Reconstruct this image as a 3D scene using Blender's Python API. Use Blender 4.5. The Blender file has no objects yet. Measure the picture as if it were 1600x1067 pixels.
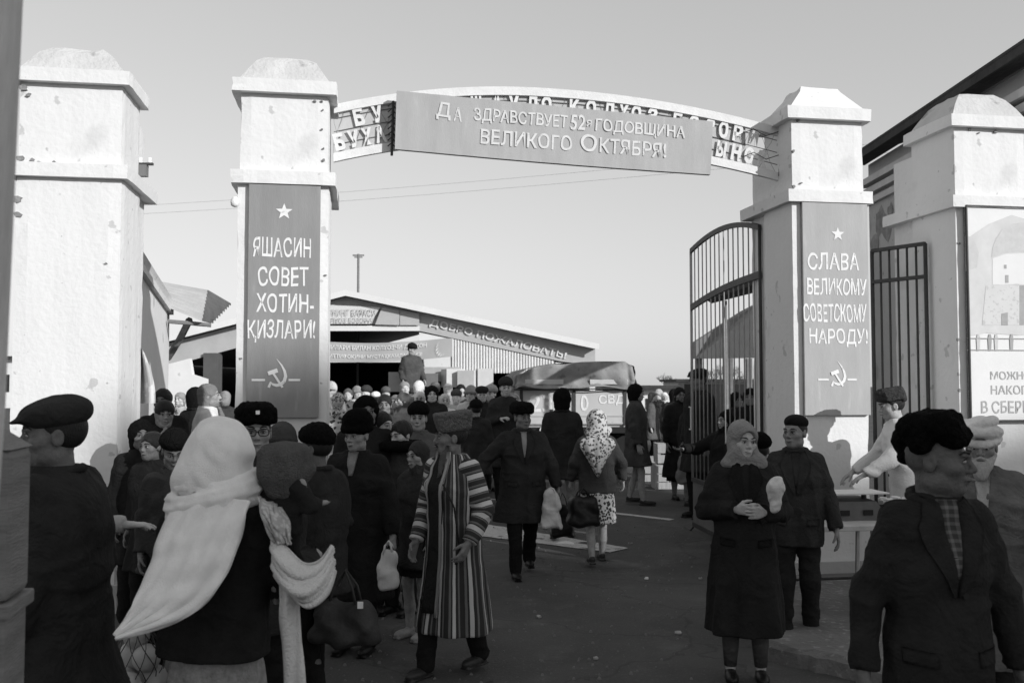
import bpy, math, random, time
import numpy as np
from mathutils import Vector, Matrix, Quaternion
from mathutils.bvhtree import BVHTree
T0 = time.time()
R = math.radians
scn = bpy.context.scene
COL = scn.collection
# ------------------------------------------------------------ camera
PITCH = math.atan2(66.5, 1450.0)
cam_d = bpy.data.cameras.new('camera')
cam_d.sensor_width = 36.0
cam_d.lens = 1450 / 1600 * 36
cam_d.clip_end = 2000
cam_d.clip_start = 0.05
cam_d.dof.use_dof = True
cam_d.dof.focus_distance = 6.5
cam_d.dof.aperture_fstop = 5.0
cam = bpy.data.objects.new('camera', cam_d)
COL.objects.link(cam)
cam.location = (0, 0, 1.8)
cam.rotation_euler = (R(90) + PITCH, 0, 0)
scn.camera = cam
# ------------------------------------------------------------ sky, sun, exposure
SUN_EL, SUN_AZ = 21.0, 48.0          # azimuth measured from straight behind the camera towards the right
w = bpy.data.worlds.new('World'); scn.world = w; w.use_nodes = True
nt = w.node_tree
for n in list(nt.nodes): nt.nodes.remove(n)
sky = nt.nodes.new('ShaderNodeTexSky'); sky.sky_type = 'NISHITA'; sky.sun_disc = False
sky.sun_elevation = R(SUN_EL); sky.sun_rotation = R(180 - SUN_AZ)
sky.air_density = 2.0; sky.dust_density = 0.3; sky.ozone_density = 1.0
bw = nt.nodes.new('ShaderNodeRGBToBW')
bg = nt.nodes.new('ShaderNodeBackground'); bg.inputs['Strength'].default_value = 0.14
wo = nt.nodes.new('ShaderNodeOutputWorld')
nt.links.new(sky.outputs[0], bw.inputs[0]); pw = nt.nodes.new('ShaderNodeMath'); pw.operation = 'POWER'; pw.inputs[1].default_value = 0.52
nt.links.new(bw.outputs[0], pw.inputs[0]); nt.links.new(pw.outputs[0], bg.inputs['Color']); nt.links.new(bg.outputs[0], wo.inputs[0])
sd = bpy.data.lights.new('sun', 'SUN'); sd.energy = 2.0; sd.angle = R(0.7); sd.color = (1, 1, 1)
sun = bpy.data.objects.new('sun', sd); COL.objects.link(sun)
SH = Vector((math.sin(R(SUN_AZ)), -math.cos(R(SUN_AZ)), 0))
sun_dir = SH * math.cos(R(SUN_EL)) + Vector((0, 0, math.sin(R(SUN_EL))))
sun.rotation_euler = sun_dir.to_track_quat('Z', 'Y').to_euler()
vs = scn.view_settings
vs.view_transform = 'Standard'; vs.look = 'None'; vs.gamma = 1.0; vs.use_curve_mapping = False
vs.exposure = 1.05
scn.cycles.max_bounces = 6; scn.cycles.diffuse_bounces = 3; scn.cycles.glossy_bounces = 2

# ------------------------------------------------------------ helpers
def P(px, py, d):
    """world point on the ray through photo pixel (px,py) at distance y=d"""
    cx, cy = px - 800.0, 533.5 - py
    dy = 1450 * math.cos(PITCH) - cy * math.sin(PITCH)
    dz = 1450 * math.sin(PITCH) + cy * math.cos(PITCH)
    t = d / dy
    return Vector((cx * t, d, 1.8 + dz * t))
def G(px, py, z=0.0):
    cx, cy = px - 800.0, 533.5 - py
    dy = 1450 * math.cos(PITCH) - cy * math.sin(PITCH)
    dz = 1450 * math.sin(PITCH) + cy * math.cos(PITCH)
    t = (z - 1.8) / dz
    return Vector((cx * t, dy * t, z))

MATS = {}
def mat(name, g, rough=0.8, var=0.12, vscale=4.0, bump=0.1, bscale=60.0, spots=None, metal=0.0, spec=0.3, emit=None, stretch=None):
    """grey procedural material: base value g with noise variation, fine bump, optional dark/bright wear spots"""
    if name in MATS: return MATS[name]
    m = bpy.data.materials.new(name); m.use_nodes = True
    t = m.node_tree; N = t.nodes; L = t.links
    b = N['Principled BSDF']
    b.inputs['Roughness'].default_value = rough; b.inputs['Metallic'].default_value = metal
    b.inputs['Specular IOR Level'].default_value = spec
    tc = N.new('ShaderNodeTexCoord'); src = tc.outputs['Object']
    if stretch:
        mp = N.new('ShaderNodeMapping'); mp.inputs['Scale'].default_value = stretch
        L.new(src, mp.inputs[0]); src = mp.outputs[0]
    n1 = N.new('ShaderNodeTexNoise'); n1.inputs['Scale'].default_value = vscale; n1.inputs['Detail'].default_value = 6; n1.inputs['Roughness'].default_value = 0.65
    L.new(src, n1.inputs['Vector'])
    mr = N.new('ShaderNodeMapRange'); mr.inputs['From Min'].default_value = 0.25; mr.inputs['From Max'].default_value = 0.75
    mr.inputs['To Min'].default_value = g * (1 - var); mr.inputs['To Max'].default_value = g * (1 + var)
    L.new(n1.outputs['Fac'], mr.inputs['Value'])
    col = mr.outputs[0]
    if spots:
        for sc, thr, val, soft in spots:
            n2 = N.new('ShaderNodeTexNoise'); n2.inputs['Scale'].default_value = sc; n2.inputs['Detail'].default_value = 5
            L.new(src, n2.inputs['Vector'])
            r2 = N.new('ShaderNodeMapRange'); r2.inputs['From Min'].default_value = thr; r2.inputs['From Max'].default_value = thr + soft
            L.new(n2.outputs['Fac'], r2.inputs['Value'])
            mx = N.new('ShaderNodeMix'); mx.data_type = 'FLOAT'
            L.new(r2.outputs[0], mx.inputs[0]); L.new(col, mx.inputs[2]); mx.inputs[3].default_value = val
            col = mx.outputs[0]
    L.new(col, b.inputs['Base Color'])
    if bump:
        n3 = N.new('ShaderNodeTexNoise'); n3.inputs['Scale'].default_value = bscale; n3.inputs['Detail'].default_value = 4
        L.new(src, n3.inputs['Vector'])
        bp = N.new('ShaderNodeBump'); bp.inputs['Strength'].default_value = bump; bp.inputs['Distance'].default_value = 0.02
        L.new(n3.outputs['Fac'], bp.inputs['Height']); L.new(bp.outputs[0], b.inputs['Normal'])
    MATS[name] = m
    return m
def cloth(g, rough=0.92, var=0.38, bump=0.35, bscale=70):
    n_ = 'cloth_%g_%g' % (g, bscale)
    if n_ in MATS: return MATS[n_]
    m = mat(n_, g, rough, var, 5.0, bump, bscale, spec=0.12)
    t = m.node_tree; N = t.nodes; L = t.links; old = [x for x in N if x.type == 'BUMP'][0]
    n = N.new('ShaderNodeTexNoise'); n.inputs['Scale'].default_value = 6.5; n.inputs['Detail'].default_value = 3; n.inputs['Distortion'].default_value = 1.2
    tc = [x for x in N if x.type == 'TEX_COORD'][0]; L.new(tc.outputs['Object'], n.inputs['Vector'])
    b2 = N.new('ShaderNodeBump'); b2.inputs['Strength'].default_value = .6; b2.inputs['Distance'].default_value = .05
    L.new(n.outputs['Fac'], b2.inputs['Height']); L.new(b2.outputs[0], old.inputs['Normal'])
    return m

class MB:
    """collects polygons, then links them as one mesh object"""
    def __init__(s): s.v = []; s.f = []; s.u = None
    def quad(s, *pts):
        i = len(s.v); s.v += [tuple(p) for p in pts]; s.f.append(tuple(range(i, i + len(pts))))
        return s
    def box(s, c, d, M=None):
        i = len(s.v)
        for z in (-.5, .5):
            for y in (-.5, .5):
                for x in (-.5, .5):
                    p = Vector((x * d[0], y * d[1], z * d[2]))
                    if M is not None: p = M @ p
                    s.v.append(tuple(p + Vector(c)))
        for f in ((0, 2, 3, 1), (4, 5, 7, 6), (0, 1, 5, 4), (2, 6, 7, 3), (0, 4, 6, 2), (1, 3, 7, 5)):
            s.f.append(tuple(i + k for k in f))
        return s
    def frustum(s, c, d0, d1, z0, z1):
        i = len(s.v)
        for z, d in ((z0, d0), (z1, d1)):
            for y in (-.5, .5):
                for x in (-.5, .5):
                    s.v.append((c[0] + x * d[0], c[1] + y * d[1], z))
        for f in ((0, 2, 3, 1), (4, 5, 7, 6), (0, 1, 5, 4), (2, 6, 7, 3), (0, 4, 6, 2), (1, 3, 7, 5)):
            s.f.append(tuple(i + k for k in f))
        return s
    def slab(s, pts, n, t):
        """polygon pts extruded by thickness t along -n (pts is the front)"""
        n = Vector(n).normalized(); k = len(pts); i = len(s.v)
        s.v += [tuple(Vector(p)) for p in pts] + [tuple(Vector(p) - n * t) for p in pts]
        s.f.append(tuple(i + a for a in range(k))); s.f.append(tuple(i + k + a for a in reversed(range(k))))
        for a in range(k):
            b = (a + 1) % k
            s.f.append((i + a, i + k + a, i + k + b, i + b))
        return s
    def tube(s, pts, r, n=8, caps=True):
        pts = [Vector(p) for p in pts]; rr = r if isinstance(r, (list, tuple)) else [r] * len(pts)
        i0 = len(s.v)
        prev = None
        for k, p in enumerate(pts):
            t = (pts[min(k + 1, len(pts) - 1)] - pts[max(k - 1, 0)]).normalized()
            if prev is None: a = t.orthogonal().normalized()
            else: a = (prev - t * prev.dot(t)).normalized()
            prev = a; b = t.cross(a)
            for j in range(n):
                q = 2 * math.pi * j / n
                s.v.append(tuple(p + (a * math.cos(q) + b * math.sin(q)) * rr[k]))
        for k in range(len(pts) - 1):
            for j in range(n):
                a = i0 + k * n + j; b = i0 + k * n + (j + 1) % n
                s.f.append((a, b, b + n, a + n))
        if caps:
            s.f.append(tuple(i0 + j for j in reversed(range(n)))); s.f.append(tuple(i0 + (len(pts) - 1) * n + j for j in range(n)))
        return s
    def grid(s, fn, nu, nv):
        i = len(s.v)
        for a in range(nu + 1):
            for b in range(nv + 1): s.v.append(tuple(fn(a / nu, b / nv)))
        for a in range(nu):
            for b in range(nv):
                q = i + a * (nv + 1) + b
                s.f.append((q, q + nv + 1, q + nv + 2, q + 1))
        return s
    def build(s, name, m, parent=None, smooth=False, bevel=0.0, **tags):
        me = bpy.data.meshes.new(name); me.from_pydata(s.v, [], s.f); me.update()
        if smooth: me.polygons.foreach_set('use_smooth', [True] * len(me.polygons))
        me.materials.append(m)
        o = bpy.data.objects.new(name, me); COL.objects.link(o)
        if parent is not None: o.parent = parent
        if bevel:
            md = o.modifiers.new('bevel', 'BEVEL'); md.width = bevel; md.segments = 2; md.limit_method = 'ANGLE'
        for k, v in tags.items(): o[k] = v
        return o
def thing(name, label, cat, loc=(0, 0, 0), rz=0.0, group=None):
    o = bpy.data.objects.new(name, None); COL.objects.link(o)
    o.location = loc; o.rotation_euler = (0, 0, rz); o['label'] = label; o['category'] = cat
    if group: o['group'] = group
    o.empty_display_size = 0.1
    return o
def tag(o, label, cat, group=None):
    o['label'] = label; o['category'] = cat
    if group: o['group'] = group
    return o

_txt = {}
def glyphs(s, weight=0.0, cond=1.0):
    """flat mesh data for a text line, normalised to its bounding box: verts (x,y) and faces, plus width/height"""
    key = (s, weight)
    if key not in _txt:
        c = bpy.data.curves.new('t', 'FONT'); c.body = s; c.offset = weight; c.resolution_u = 3
        o = bpy.data.objects.new('t', c); COL.objects.link(o)
        bpy.context.view_layer.update()
        me = bpy.data.meshes.new_from_object(o.evaluated_get(bpy.context.evaluated_depsgraph_get()))
        v = np.array([q.co[:] for q in me.vertices]); f = [tuple(p.vertices) for p in me.polygons]
        bpy.data.objects.remove(o); bpy.data.curves.remove(c); bpy.data.meshes.remove(me)
        mn = v.min(0); mx = v.max(0)
        _txt[key] = ((v - mn) / np.maximum(mx - mn, 1e-6), f, mx - mn)
    return _txt[key]
def text(mb, s, M, x0, z0, wd, ht, weight=0.02, th=0.002, warp=None, shear=0.0, jit=0.0):
    """adds lettering to mb in the local x/z plane of M (front is -y): lower-left (x0,z0), size wd x ht"""
    v, f, _ = glyphs(s, weight)
    i = len(mb.v)
    for lay in (0, 1):
        for q in v:
            x = x0 + q[0] * wd + shear * q[1] * ht; z = z0 + q[1] * ht
            jx = ht * .022 * math.sin(z * 6.3 / ht + x * 9 / ht * .31 + len(s)); jz = ht * .022 * math.sin(x * 4.1 / ht + len(s) * 2)
            x += jx; z += jz
            mb.v.append(tuple(M @ Vector((x, -th * (1 - lay), z))))
    n = len(v)
    edges = {}
    for p in f:
        mb.f.append(tuple(i + k for k in p))
        for a in range(len(p)):
            e = (p[a], p[(a + 1) % len(p)])
            edges[e] = edges.get(e, 0) + 1
    if th > 0.004:
        for p in f: mb.f.append(tuple(i + n + k for k in reversed(p)))
        for (a, b) in edges:
            if (b, a) not in edges: mb.f.append((i + a, i + n + a, i + n + b, i + b))
    return mb

# ------------------------------------------------------------ materials
plaster = mat('whitewash', 0.69, 0.9, 0.04, 1.2, 0.25, 22, spots=[(2.3, 0.60, 0.60, 0.12), (0.8, 0.58, 0.64, 0.2), (7, 0.66, 0.50, 0.03), (14, 0.70, 0.40, 0.04)])
plaster_g = mat('old_plaster', 0.42, 0.9, 0.12, 1.0, 0.3, 20, spots=[(1.1, 0.6, 0.30, 0.05), (5, 0.68, 0.2, 0.04)])
cement = mat('cement_cap', 0.52, 0.95, 0.15, 3.0, 0.5, 30, spots=[(6, 0.6, 0.3, 0.1)])
redboard = mat('banner_paint', 0.25, 0.75, 0.14, 2.5, 0.1, 50, spots=[(5, .62, .30, .1)], stretch=(3, 1, .6))
redboard2 = mat('banner_paint_faded', 0.37, 0.75, 0.12, 2.5, 0.1, 50, spots=[(5, .62, .42, .1)], stretch=(3, 1, .6))
whitep = mat('letter_paint', 0.72, 0.7, 0.12, 9.0, 0.0, spots=[(30, 0.62, 0.5, 0.08)])
iron = mat('painted_iron', 0.045, 0.55, 0.3, 12, 0.2, 80)
iron_w = mat('pale_iron', 0.65, 0.6, 0.1, 12, 0.2, 80)
wood = mat('weathered_wood', 0.19, 0.85, 0.3, 3, 0.4, 30, stretch=(1, 1, 8))
woodp = mat('pale_wood', 0.38, 0.85, 0.25, 3, 0.3, 30, stretch=(6, 1, 1))
tinroof = mat('corrugated_tin', 0.42, 0.5, 0.15, 3, 0.1, 30)
darkroof = mat('dark_roof', 0.05, 0.9, 0.4, 2, 0.4, 14)
canvas = mat('truck_canvas', 0.24, 0.98, 0.3, 3.5, 0.7, 9, spec=.03, spots=[(6, .6, .15, .08)])
trkpaint = mat('truck_paint', 0.42, 0.6, 0.1, 3, 0.05, 30, spots=[(9, 0.66, 0.22, 0.05)])
black = mat('black_rubber', 0.015, 0.8, 0.2, 8, 0.2, 40)
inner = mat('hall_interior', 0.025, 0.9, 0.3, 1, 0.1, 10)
wallw = mat('far_white_wall', 0.72, 0.9, 0.07, 1.5, 0.1, 12, spots=[(3, 0.66, 0.5, 0.05)])
card = mat('cardboard', 0.34, 0.9, 0.12, 4, 0.1, 30)
paper = mat('paper', 0.75, 0.8, 0.1, 10, 0.3, 30)

# ------------------------------------------------------------ ground
def asphalt_mat():
    m = bpy.data.materials.new('worn_asphalt'); m.use_nodes = True
    t = m.node_tree; N = t.nodes; L = t.links; b = N['Principled BSDF']
    b.inputs['Roughness'].default_value = 0.9; b.inputs['Specular IOR Level'].default_value = 0.2
    tc = N.new('ShaderNodeTexCoord')
    def noise(sc, det=6):
        n = N.new('ShaderNodeTexNoise'); n.inputs['Scale'].default_value = sc; n.inputs['Detail'].default_value = det
        n.inputs['Roughness'].default_value = .65
        L.new(tc.outputs['Object'], n.inputs['Vector']); return n.outputs['Fac']
    def rng(v, a, b_, c, d):
        r = N.new('ShaderNodeMapRange'); L.new(v, r.inputs['Value'])
        for k, x in zip(('From Min', 'From Max', 'To Min', 'To Max'), (a, b_, c, d)): r.inputs[k].default_value = x
        return r.outputs[0]
    def mixf(f, a, bval):
        x = N.new('ShaderNodeMix'); x.data_type = 'FLOAT'; L.new(f, x.inputs[0]); L.new(a, x.inputs[2]); x.inputs[3].default_value = bval
        return x.outputs[0]
    base = rng(noise(0.7), .3, .7, .062, .105)
    base = mixf(rng(noise(2.2), .55, .72, 0, .8), base, .13)      # dusty patches
    base = mixf(rng(noise(45, 3), .60, .70, 0, .6), base, .20)     # pale aggregate
    base = mixf(rng(noise(5.5), .66, .70, 0, .8), base, .035)       # damp / oil stains
    vc = N.new('ShaderNodeTexVoronoi'); vc.feature = 'DISTANCE_TO_EDGE'; vc.inputs['Scale'].default_value = .55
    nd = N.new('ShaderNodeTexNoise'); nd.inputs['Scale'].default_value = 2.5; nd.inputs['Detail'].default_value = 5; L.new(tc.outputs['Object'], nd.inputs['Vector'])
    mv = N.new('ShaderNodeMix'); mv.data_type = 'RGBA'; mv.blend_type = 'ADD'; mv.inputs[0].default_value = .5; L.new(tc.outputs['Object'], mv.inputs[6]); L.new(nd.outputs['Color'], mv.inputs[7]); L.new(mv.outputs[2], vc.inputs['Vector'])
    base = mixf(rng(vc.outputs['Distance'], .0, .010, .40, 0), base, .03)      # cracks
    L.new(base, b.inputs['Base Color'])
    bp = N.new('ShaderNodeBump'); bp.inputs['Strength'].default_value = .6; bp.inputs['Distance'].default_value = .02
    L.new(noise(38, 5), bp.inputs['Height']); L.new(bp.outputs[0], b.inputs['Normal'])
    return m
asph = asphalt_mat()
rnd = random.Random(5)
MB().quad((-400, -60, 0), (400, -60, 0), (400, 600, 0), (-400, 600, 0)).build('ground', asph, kind='structure')
# raised earthen footpath on the right with a broken edge
kerb_pts = [(2.60, 3.0), (2.15, 5.2), (1.78, 6.05), (2.0, 6.3), (2.02, 6.9), (2.2, 7.4), (2.35, 8.1)]
pts = [G(1184, 1012), G(1207, 1036), G(1262, 1046), G(1330, 1062), G(1420, 1090), G(1700, 1150), Vector((6.5, 4.5, 0)), Vector((6.5, 9.5, 0)), Vector((2.5, 9.3, 0)), G(1215, 905), G(1196, 960)]
dirt = mat('packed_earth', 0.15, 0.95, 0.35, 2.5, 0.8, 25, spots=[(20, 0.60, 0.26, 0.06)])
mb = MB(); out = []
for a in range(len(pts)):
    p, q = pts[a], pts[(a + 1) % len(pts)]
    n = max(1, int((q - p).length / 0.07)) if a < 5 or a >= 8 else 1
    for k in range(n):
        c = p.lerp(q, k / n)
        out.append(c + Vector((rnd.uniform(-.022, .022), rnd.uniform(-.022, .022), 0)) if n > 1 else c)
cen = Vector((4.6, 7.0, 0))
n = len(out)
for z, sh in ((0.0, 0), (0.09, 0.012), (0.12, 0.05)):
    for p in out:
        d = (cen - p).normalized()
        q = p + d * sh * rnd.uniform(.6, 1.4); mb.v.append((q.x, q.y, z + rnd.uniform(-.006, .006) * (z > 0)))
for l in range(2):
    for a in range(n):
        b = (a + 1) % n; mb.f.append((l * n + a, l * n + b, (l + 1) * n + b, (l + 1) * n + a))
mb.f.append(tuple(range(2 * n, 3 * n)))
mb.build('footpath', dirt, kind='structure')
# painted lines across the road
linep = mat('road_paint', 0.50, 0.85, 0.15, 6, 0.2, 60, spots=[(3.0, 0.60, 0.06, 0.05), (25, 0.62, 0.10, 0.05)])
def ragged(pa, pb, wa, wb, z, name, matl, seed):
    r = random.Random(seed); mb = MB(); d = (pb - pa).normalized(); nrm = Vector((-d.y, d.x, 0)); n = 40
    for k in range(n + 1):
        c = pa.lerp(pb, k / n); wd = wa + (wb - wa) * k / n
        for s in (-1, 1):
            q = c + nrm * s * (wd / 2 + r.uniform(-.012, .012)); mb.v.append((q.x, q.y, z))
    for k in range(n): mb.f.append((2 * k, 2 * k + 2, 2 * k + 3, 2 * k + 1))
    return mb.build(name, matl, kind='structure')
ragged(G(700, 772), G(1050, 812), .09, .13, .004, 'painted_line', linep, 1)
ragged(G(640, 812), G(968, 860), .95, .35, .008, 'painted_crossing_band', linep, 2)
# litter: small scraps lying on the road
def scrap(px, py, sz, label, seed, m=paper):
    r = random.Random(seed); c = G(px, py); k = 7
    ps = [Vector((c.x + math.cos(a * 2 * math.pi / k) * sz * r.uniform(.6, 1.2), c.y + math.sin(a * 2 * math.pi / k) * sz * r.uniform(.6, 1.2), .010 + r.uniform(0, .012))) for a in range(k)]
    o = MB(); o.v = [tuple(p) for p in ps] + [(c.x, c.y, .010 + sz * .22)] + [(p.x, p.y, .004) for p in ps]
    for a in range(k):
        b = (a + 1) % k
        o.f += [(a, b, k), (k + 1 + a, a, b, k + 1 + b)][0:1]; o.f.append((k + 1 + a, k + 1 + b, b, a))
    o.f.append(tuple(k + 1 + a for a in reversed(range(k))))
    return tag(o.build('paper_scrap', m), label, 'litter')
scrap(884, 850, .13, 'crumpled white paper lying on the painted band of the road', 1)
scrap(795, 836, .05, 'small pale scrap of paper beside the walking man in the long coat', 2)
scrap(478, 982, .04, 'small white scrap on the road left of the travel bag', 3)
scrap(757, 1012, .02, 'tiny pale scrap on the asphalt right of the striped robe man', 4)
scrap(1010, 905, .02, 'tiny pale crumb on the empty asphalt in the middle of the road', 5)
scrap(272, 985, .03, 'small white scrap on the ground under the hanging white scarf', 6)
for k_, (sx_, sy_, ss_, lb_) in enumerate(((842, 965, .03, 'small torn scrap on the asphalt right of the striped robe hem'), (1060, 990, .035, 'scrap of pale paper on the road left of the folded-hands woman'), (930, 1030, .028, 'bit of pale litter near the bottom middle of the road'), (1095, 905, .03, 'small pale husk on the road by the gate leaf foot'), (985, 850, .035, 'pale scrap on the road right of the painted band'), (735, 905, .03, 'scrap lying left of the walking man shoes'), (1010, 760, .06, 'bright scrap near the profile woman shoes'))):
    scrap(sx_, sy_, ss_ * .8, lb_, 40 + k_, mat('dull_paper', .32, .9, .2, 20, .2, 30))
# loose pebbles
mb = MB()
for k in range(1400):
    y = rnd.uniform(3.5, 13); x = rnd.uniform(-1, .35) * y * .55; s = rnd.uniform(.004, .013)
    mb.frustum((x, y), (s * 2, s * 1.6), (s, s), .0, s * 1.1)
mb.build('pebbles', mat('pebble', 0.16, 0.9), kind='stuff', label='scattered small pebbles and grit on the road surface')

# ------------------------------------------------------------ gate pillars
ANG = math.atan(0.162)
FRONT = lambda x: 7.6 + (x + 1.89) * 0.162
def star(mb, M, cx, cz, r, th=.003):
    ps = []
    for k in range(10):
        a = math.pi / 2 + k * math.pi / 5; q = r if k % 2 == 0 else r * .42
        ps.append(M @ Vector((cx + q * math.cos(a), -th, cz + q * math.sin(a))))
    c = M @ Vector((cx, -th, cz)); i = len(mb.v)
    mb.v += [tuple(p) for p in ps] + [tuple(c)]
    for k in range(10): mb.f.append((i + k, i + 10, i + (k + 1) % 10))
def strip(mb, pts, ws, M, th=.003):
    i = len(mb.v); n = len(pts)
    for k in range(n):
        a = Vector(pts[max(k - 1, 0)]); b = Vector(pts[min(k + 1, n - 1)]); d = (b - a).normalized(); nn = Vector((-d.y, d.x))
        for s in (-1, 1):
            q = Vector(pts[k]) + nn * s * ws[k] / 2; mb.v.append(tuple(M @ Vector((q.x, -th, q.y))))
    for k in range(n - 1): mb.f.append((i + 2 * k, i + 2 * k + 2, i + 2 * k + 3, i + 2 * k + 1))
def hammer_sickle(mb, M, cx, cz, s):
    arc = [(-.30, -.36), (-.18, -.45), (0, -.50), (.22, -.46), (.42, -.28), (.50, 0), (.44, .3), (.28, .62), (.0, .98)]
    strip(mb, [(cx + x * s, cz + y * s) for x, y in arc], [.05 * s, .13 * s, .17 * s, .18 * s, .19 * s, .18 * s, .14 * s, .09 * s, .02 * s], M, .003)
    strip(mb, [(cx - .30 * s, cz - .30 * s), (cx - .42 * s, cz - .62 * s)], [.1 * s, .15 * s], M, .003)
    strip(mb, [(cx - .22 * s, cz + .24 * s), (cx + .34 * s, cz - .62 * s)], [.12 * s, .13 * s], M, .0045)
    strip(mb, [(cx - .46 * s, cz + .16 * s), (cx + .06 * s, cz + .34 * s)], [.22 * s, .24 * s], M, .006)
    strip(mb, [(cx - 1.35 * s, cz - .2 * s), (cx - .62 * s, cz - .2 * s)], [.12 * s, .12 * s], M, .003)
    strip(mb, [(cx + .66 * s, cz - .2 * s), (cx + 1.3 * s, cz - .2 * s)], [.12 * s, .12 * s], M, .003)

def plaster_block(mb, x0, x1, y0, y1, z0, z1, r, n=10, amp=.006, seed=0):
    """plastered block with slightly wavy faces and chipped edges (closed shell)"""
    rr = random.Random(seed)
    nz = max(2, int((z1 - z0) / .12))
    per = []
    def side(ax, a0, a1, fixed):
        for k in range(n):
            t = k / n; v = a0 + (a1 - a0) * t
            per.append((v, fixed) if ax == 'x' else (fixed, v))
    side('x', x0, x1, y0); side('y', y0, y1, x1); side('x', x1, x0, y1); side('y', y1, y0, x0)
    m = len(per); i = len(mb.v); cx, cy = (x0 + x1) / 2, (y0 + y1) / 2
    for k in range(nz + 1):
        z = z0 + (z1 - z0) * k / nz
        for j, (x, y) in enumerate(per):
            corner = (j % n == 0)
            a = amp * .8 * math.sin(j * 1.3 + z * 2.1 + seed) * math.sin(z * 1.7 + j * .7 + seed) + (-abs(rr.gauss(0, amp * 1.2)) - r if corner else 0)
            d = Vector((x - cx, y - cy)).normalized()
            mb.v.append((x + d.x * a, y + d.y * a, z))
    for k in range(nz):
        for j in range(m):
            a = i + k * m + j; b = i + k * m + (j + 1) % m
            mb.f.append((a, b, b + m, a + m))
    mb.f.append(tuple(i + j for j in reversed(range(m)))); mb.f.append(tuple(i + nz * m + j for j in range(m)))

def pillar(xc, wd, dep, label, seed, ztop=4.47, cap='dome', back=0.4, lz=(3.44, 3.55), uz=(4.20, 4.31)):
    t = thing('gate_pillar', label, 'pillar', (xc, FRONT(xc), 0), ANG, 'whitewashed gate pillars')
    h = wd / 2
    def bl(name, x0, x1, y0, y1, z0, z1, m=plaster, amp=.004, sd=0):
        mb = MB(); plaster_block(mb, x0, x1, y0, y1, z0, z1, .004, 8, amp, seed * 10 + sd)
        return mb.build(name, m, t)
    bl('base', -h - .03, h + .03, -.03, dep + back + .02, 0, .22, plaster_g, sd=7)
    bl('shaft', -h, h, 0, dep, .22, lz[0], sd=1)
    bl('rear_pier', -h + .05, h - .05, dep, dep + back, .22, lz[0] + .002, sd=2)
    bl('lower_cornice', -h - .055, h + .055, -.055, dep + back + .04, lz[0], lz[1], amp=.005, sd=3)
    bl('upper_shaft', -h + .01, h - .01, .01, dep, lz[1], uz[0], sd=4)
    bl('rear_pier', -h + .06, h - .06, dep, dep + back, lz[1] + .001, uz[0] - .1, sd=5)
    bl('upper_cornice', -h - .055, h + .055, -.055, dep + .05, uz[0], uz[1], amp=.005, sd=6)
    mb = MB(); n = 16; rr = random.Random(seed)
    prof = [(1.04, 0), (.99, .06), (.84, .42), (.68, .78), (.50, 1.0)] if cap == 'dome' else [(1.0, 0), (.98, .06), (.58, .8), (.5, 1.0)]
    cx, cy = 0, dep / 2
    rows = []
    for s, z in prof:
        row = []
        for j in range(n):
            q = j * 4 / n; sd = int(q); f = q - sd
            cr = [(-1, -1), (1, -1), (1, 1), (-1, 1)]
            x = cr[sd][0] + (cr[(sd + 1) % 4][0] - cr[sd][0]) * f; y = cr[sd][1] + (cr[(sd + 1) % 4][1] - cr[sd][1]) * f
            row.append((cx + x * (h - .005) * s + rr.uniform(-.008, .008), cy + y * (dep / 2 + .0) * s + rr.uniform(-.008, .008), uz[1] + (ztop - uz[1]) * z + rr.uniform(-.008, .008) * (z > 0)))
        rows.append(row)
    for r_ in rows: mb.v += r_
    for k in range(len(rows) - 1):
        for j in range(n):
            a = k * n + j; b = k * n + (j + 1) % n; mb.f.append((a, b, b + n, a + n))
    mb.f.append(tuple((len(rows) - 1) * n + j for j in range(n)))
    mb.build('cap', cement if cap == 'dome' else plaster, t, smooth=False)
    return t

def px_local(t, px, py, yl=0.0):
    """pillar-local (x,z) of the photo pixel on the plane local y=yl"""
    M = Matrix.Rotation(-t.rotation_euler.z, 4, 'Z') @ Matrix.Translation(-t.location)
    a = M @ cam.location; b = M @ P(px, py, 5)
    d = b - a; k = (yl - a.y) / d.y; q = a + d * k
    return q.x, q.z

p_far_left = pillar(-3.53, .80, .62, 'big whitewashed gate pillar at the far left behind the man in the flat cap', 1, 4.54)
p_left = pillar(-1.885, .74, .62, 'whitewashed gate pillar carrying the Uzbek slogan board and left end of the arch', 2, 4.56)
p_right = pillar(2.88, .72, .60, 'whitewashed gate pillar carrying the Russian slogan board and right end of the arch', 3, 4.55, 'pyr')
p_far_right = pillar(4.50, .76, .70, 'whitewashed gate pillar at the right edge behind the savings poster', 4, 4.58, 'dome')

def board(t, c0, c1, m, name, label, lines, starp, hs, wt=.012):
    x0, z1 = px_local(t, *c0); x1, z0 = px_local(t, *c1)
    b = thing('slogan_board', label, 'banner', t.matrix_basis @ Vector(((x0 + x1) / 2, -.05, z0)), ANG)
    W, H = x1 - x0, z1 - z0
    MB().box((0, .02, H / 2), (W, .025, H)).build('panel', m, b, bevel=.003)
    fr = MB()
    for s in (-1, 1): fr.box((s * (W / 2 - .012), .04, H / 2), (.02, .018, H))
    fr.build('batten', wood, b)
    M = Matrix.Translation((0, .0065, 0))
    def loc(px, py):
        x, z = px_local(t, px, py, -.045); return x - (x0 + x1) / 2, z - z0
    for s, a, c in lines:
        mb = MB(); xa, za = loc(*a); xc, zc = loc(*c)
        text(mb, s, M, xa, zc, xc - xa, za - zc, wt, .002)
        mb.build('lettering', whitep, b)
    mb = MB(); x, z = loc(*starp[0]); star(mb, M, x, z, starp[1]); mb.build('star', whitep, b)
    mb = MB(); x, z = loc(*hs[0]); hammer_sickle(mb, M, x, z, hs[1]); mb.build('hammer_and_sickle', whitep, b)
    return b
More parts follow.
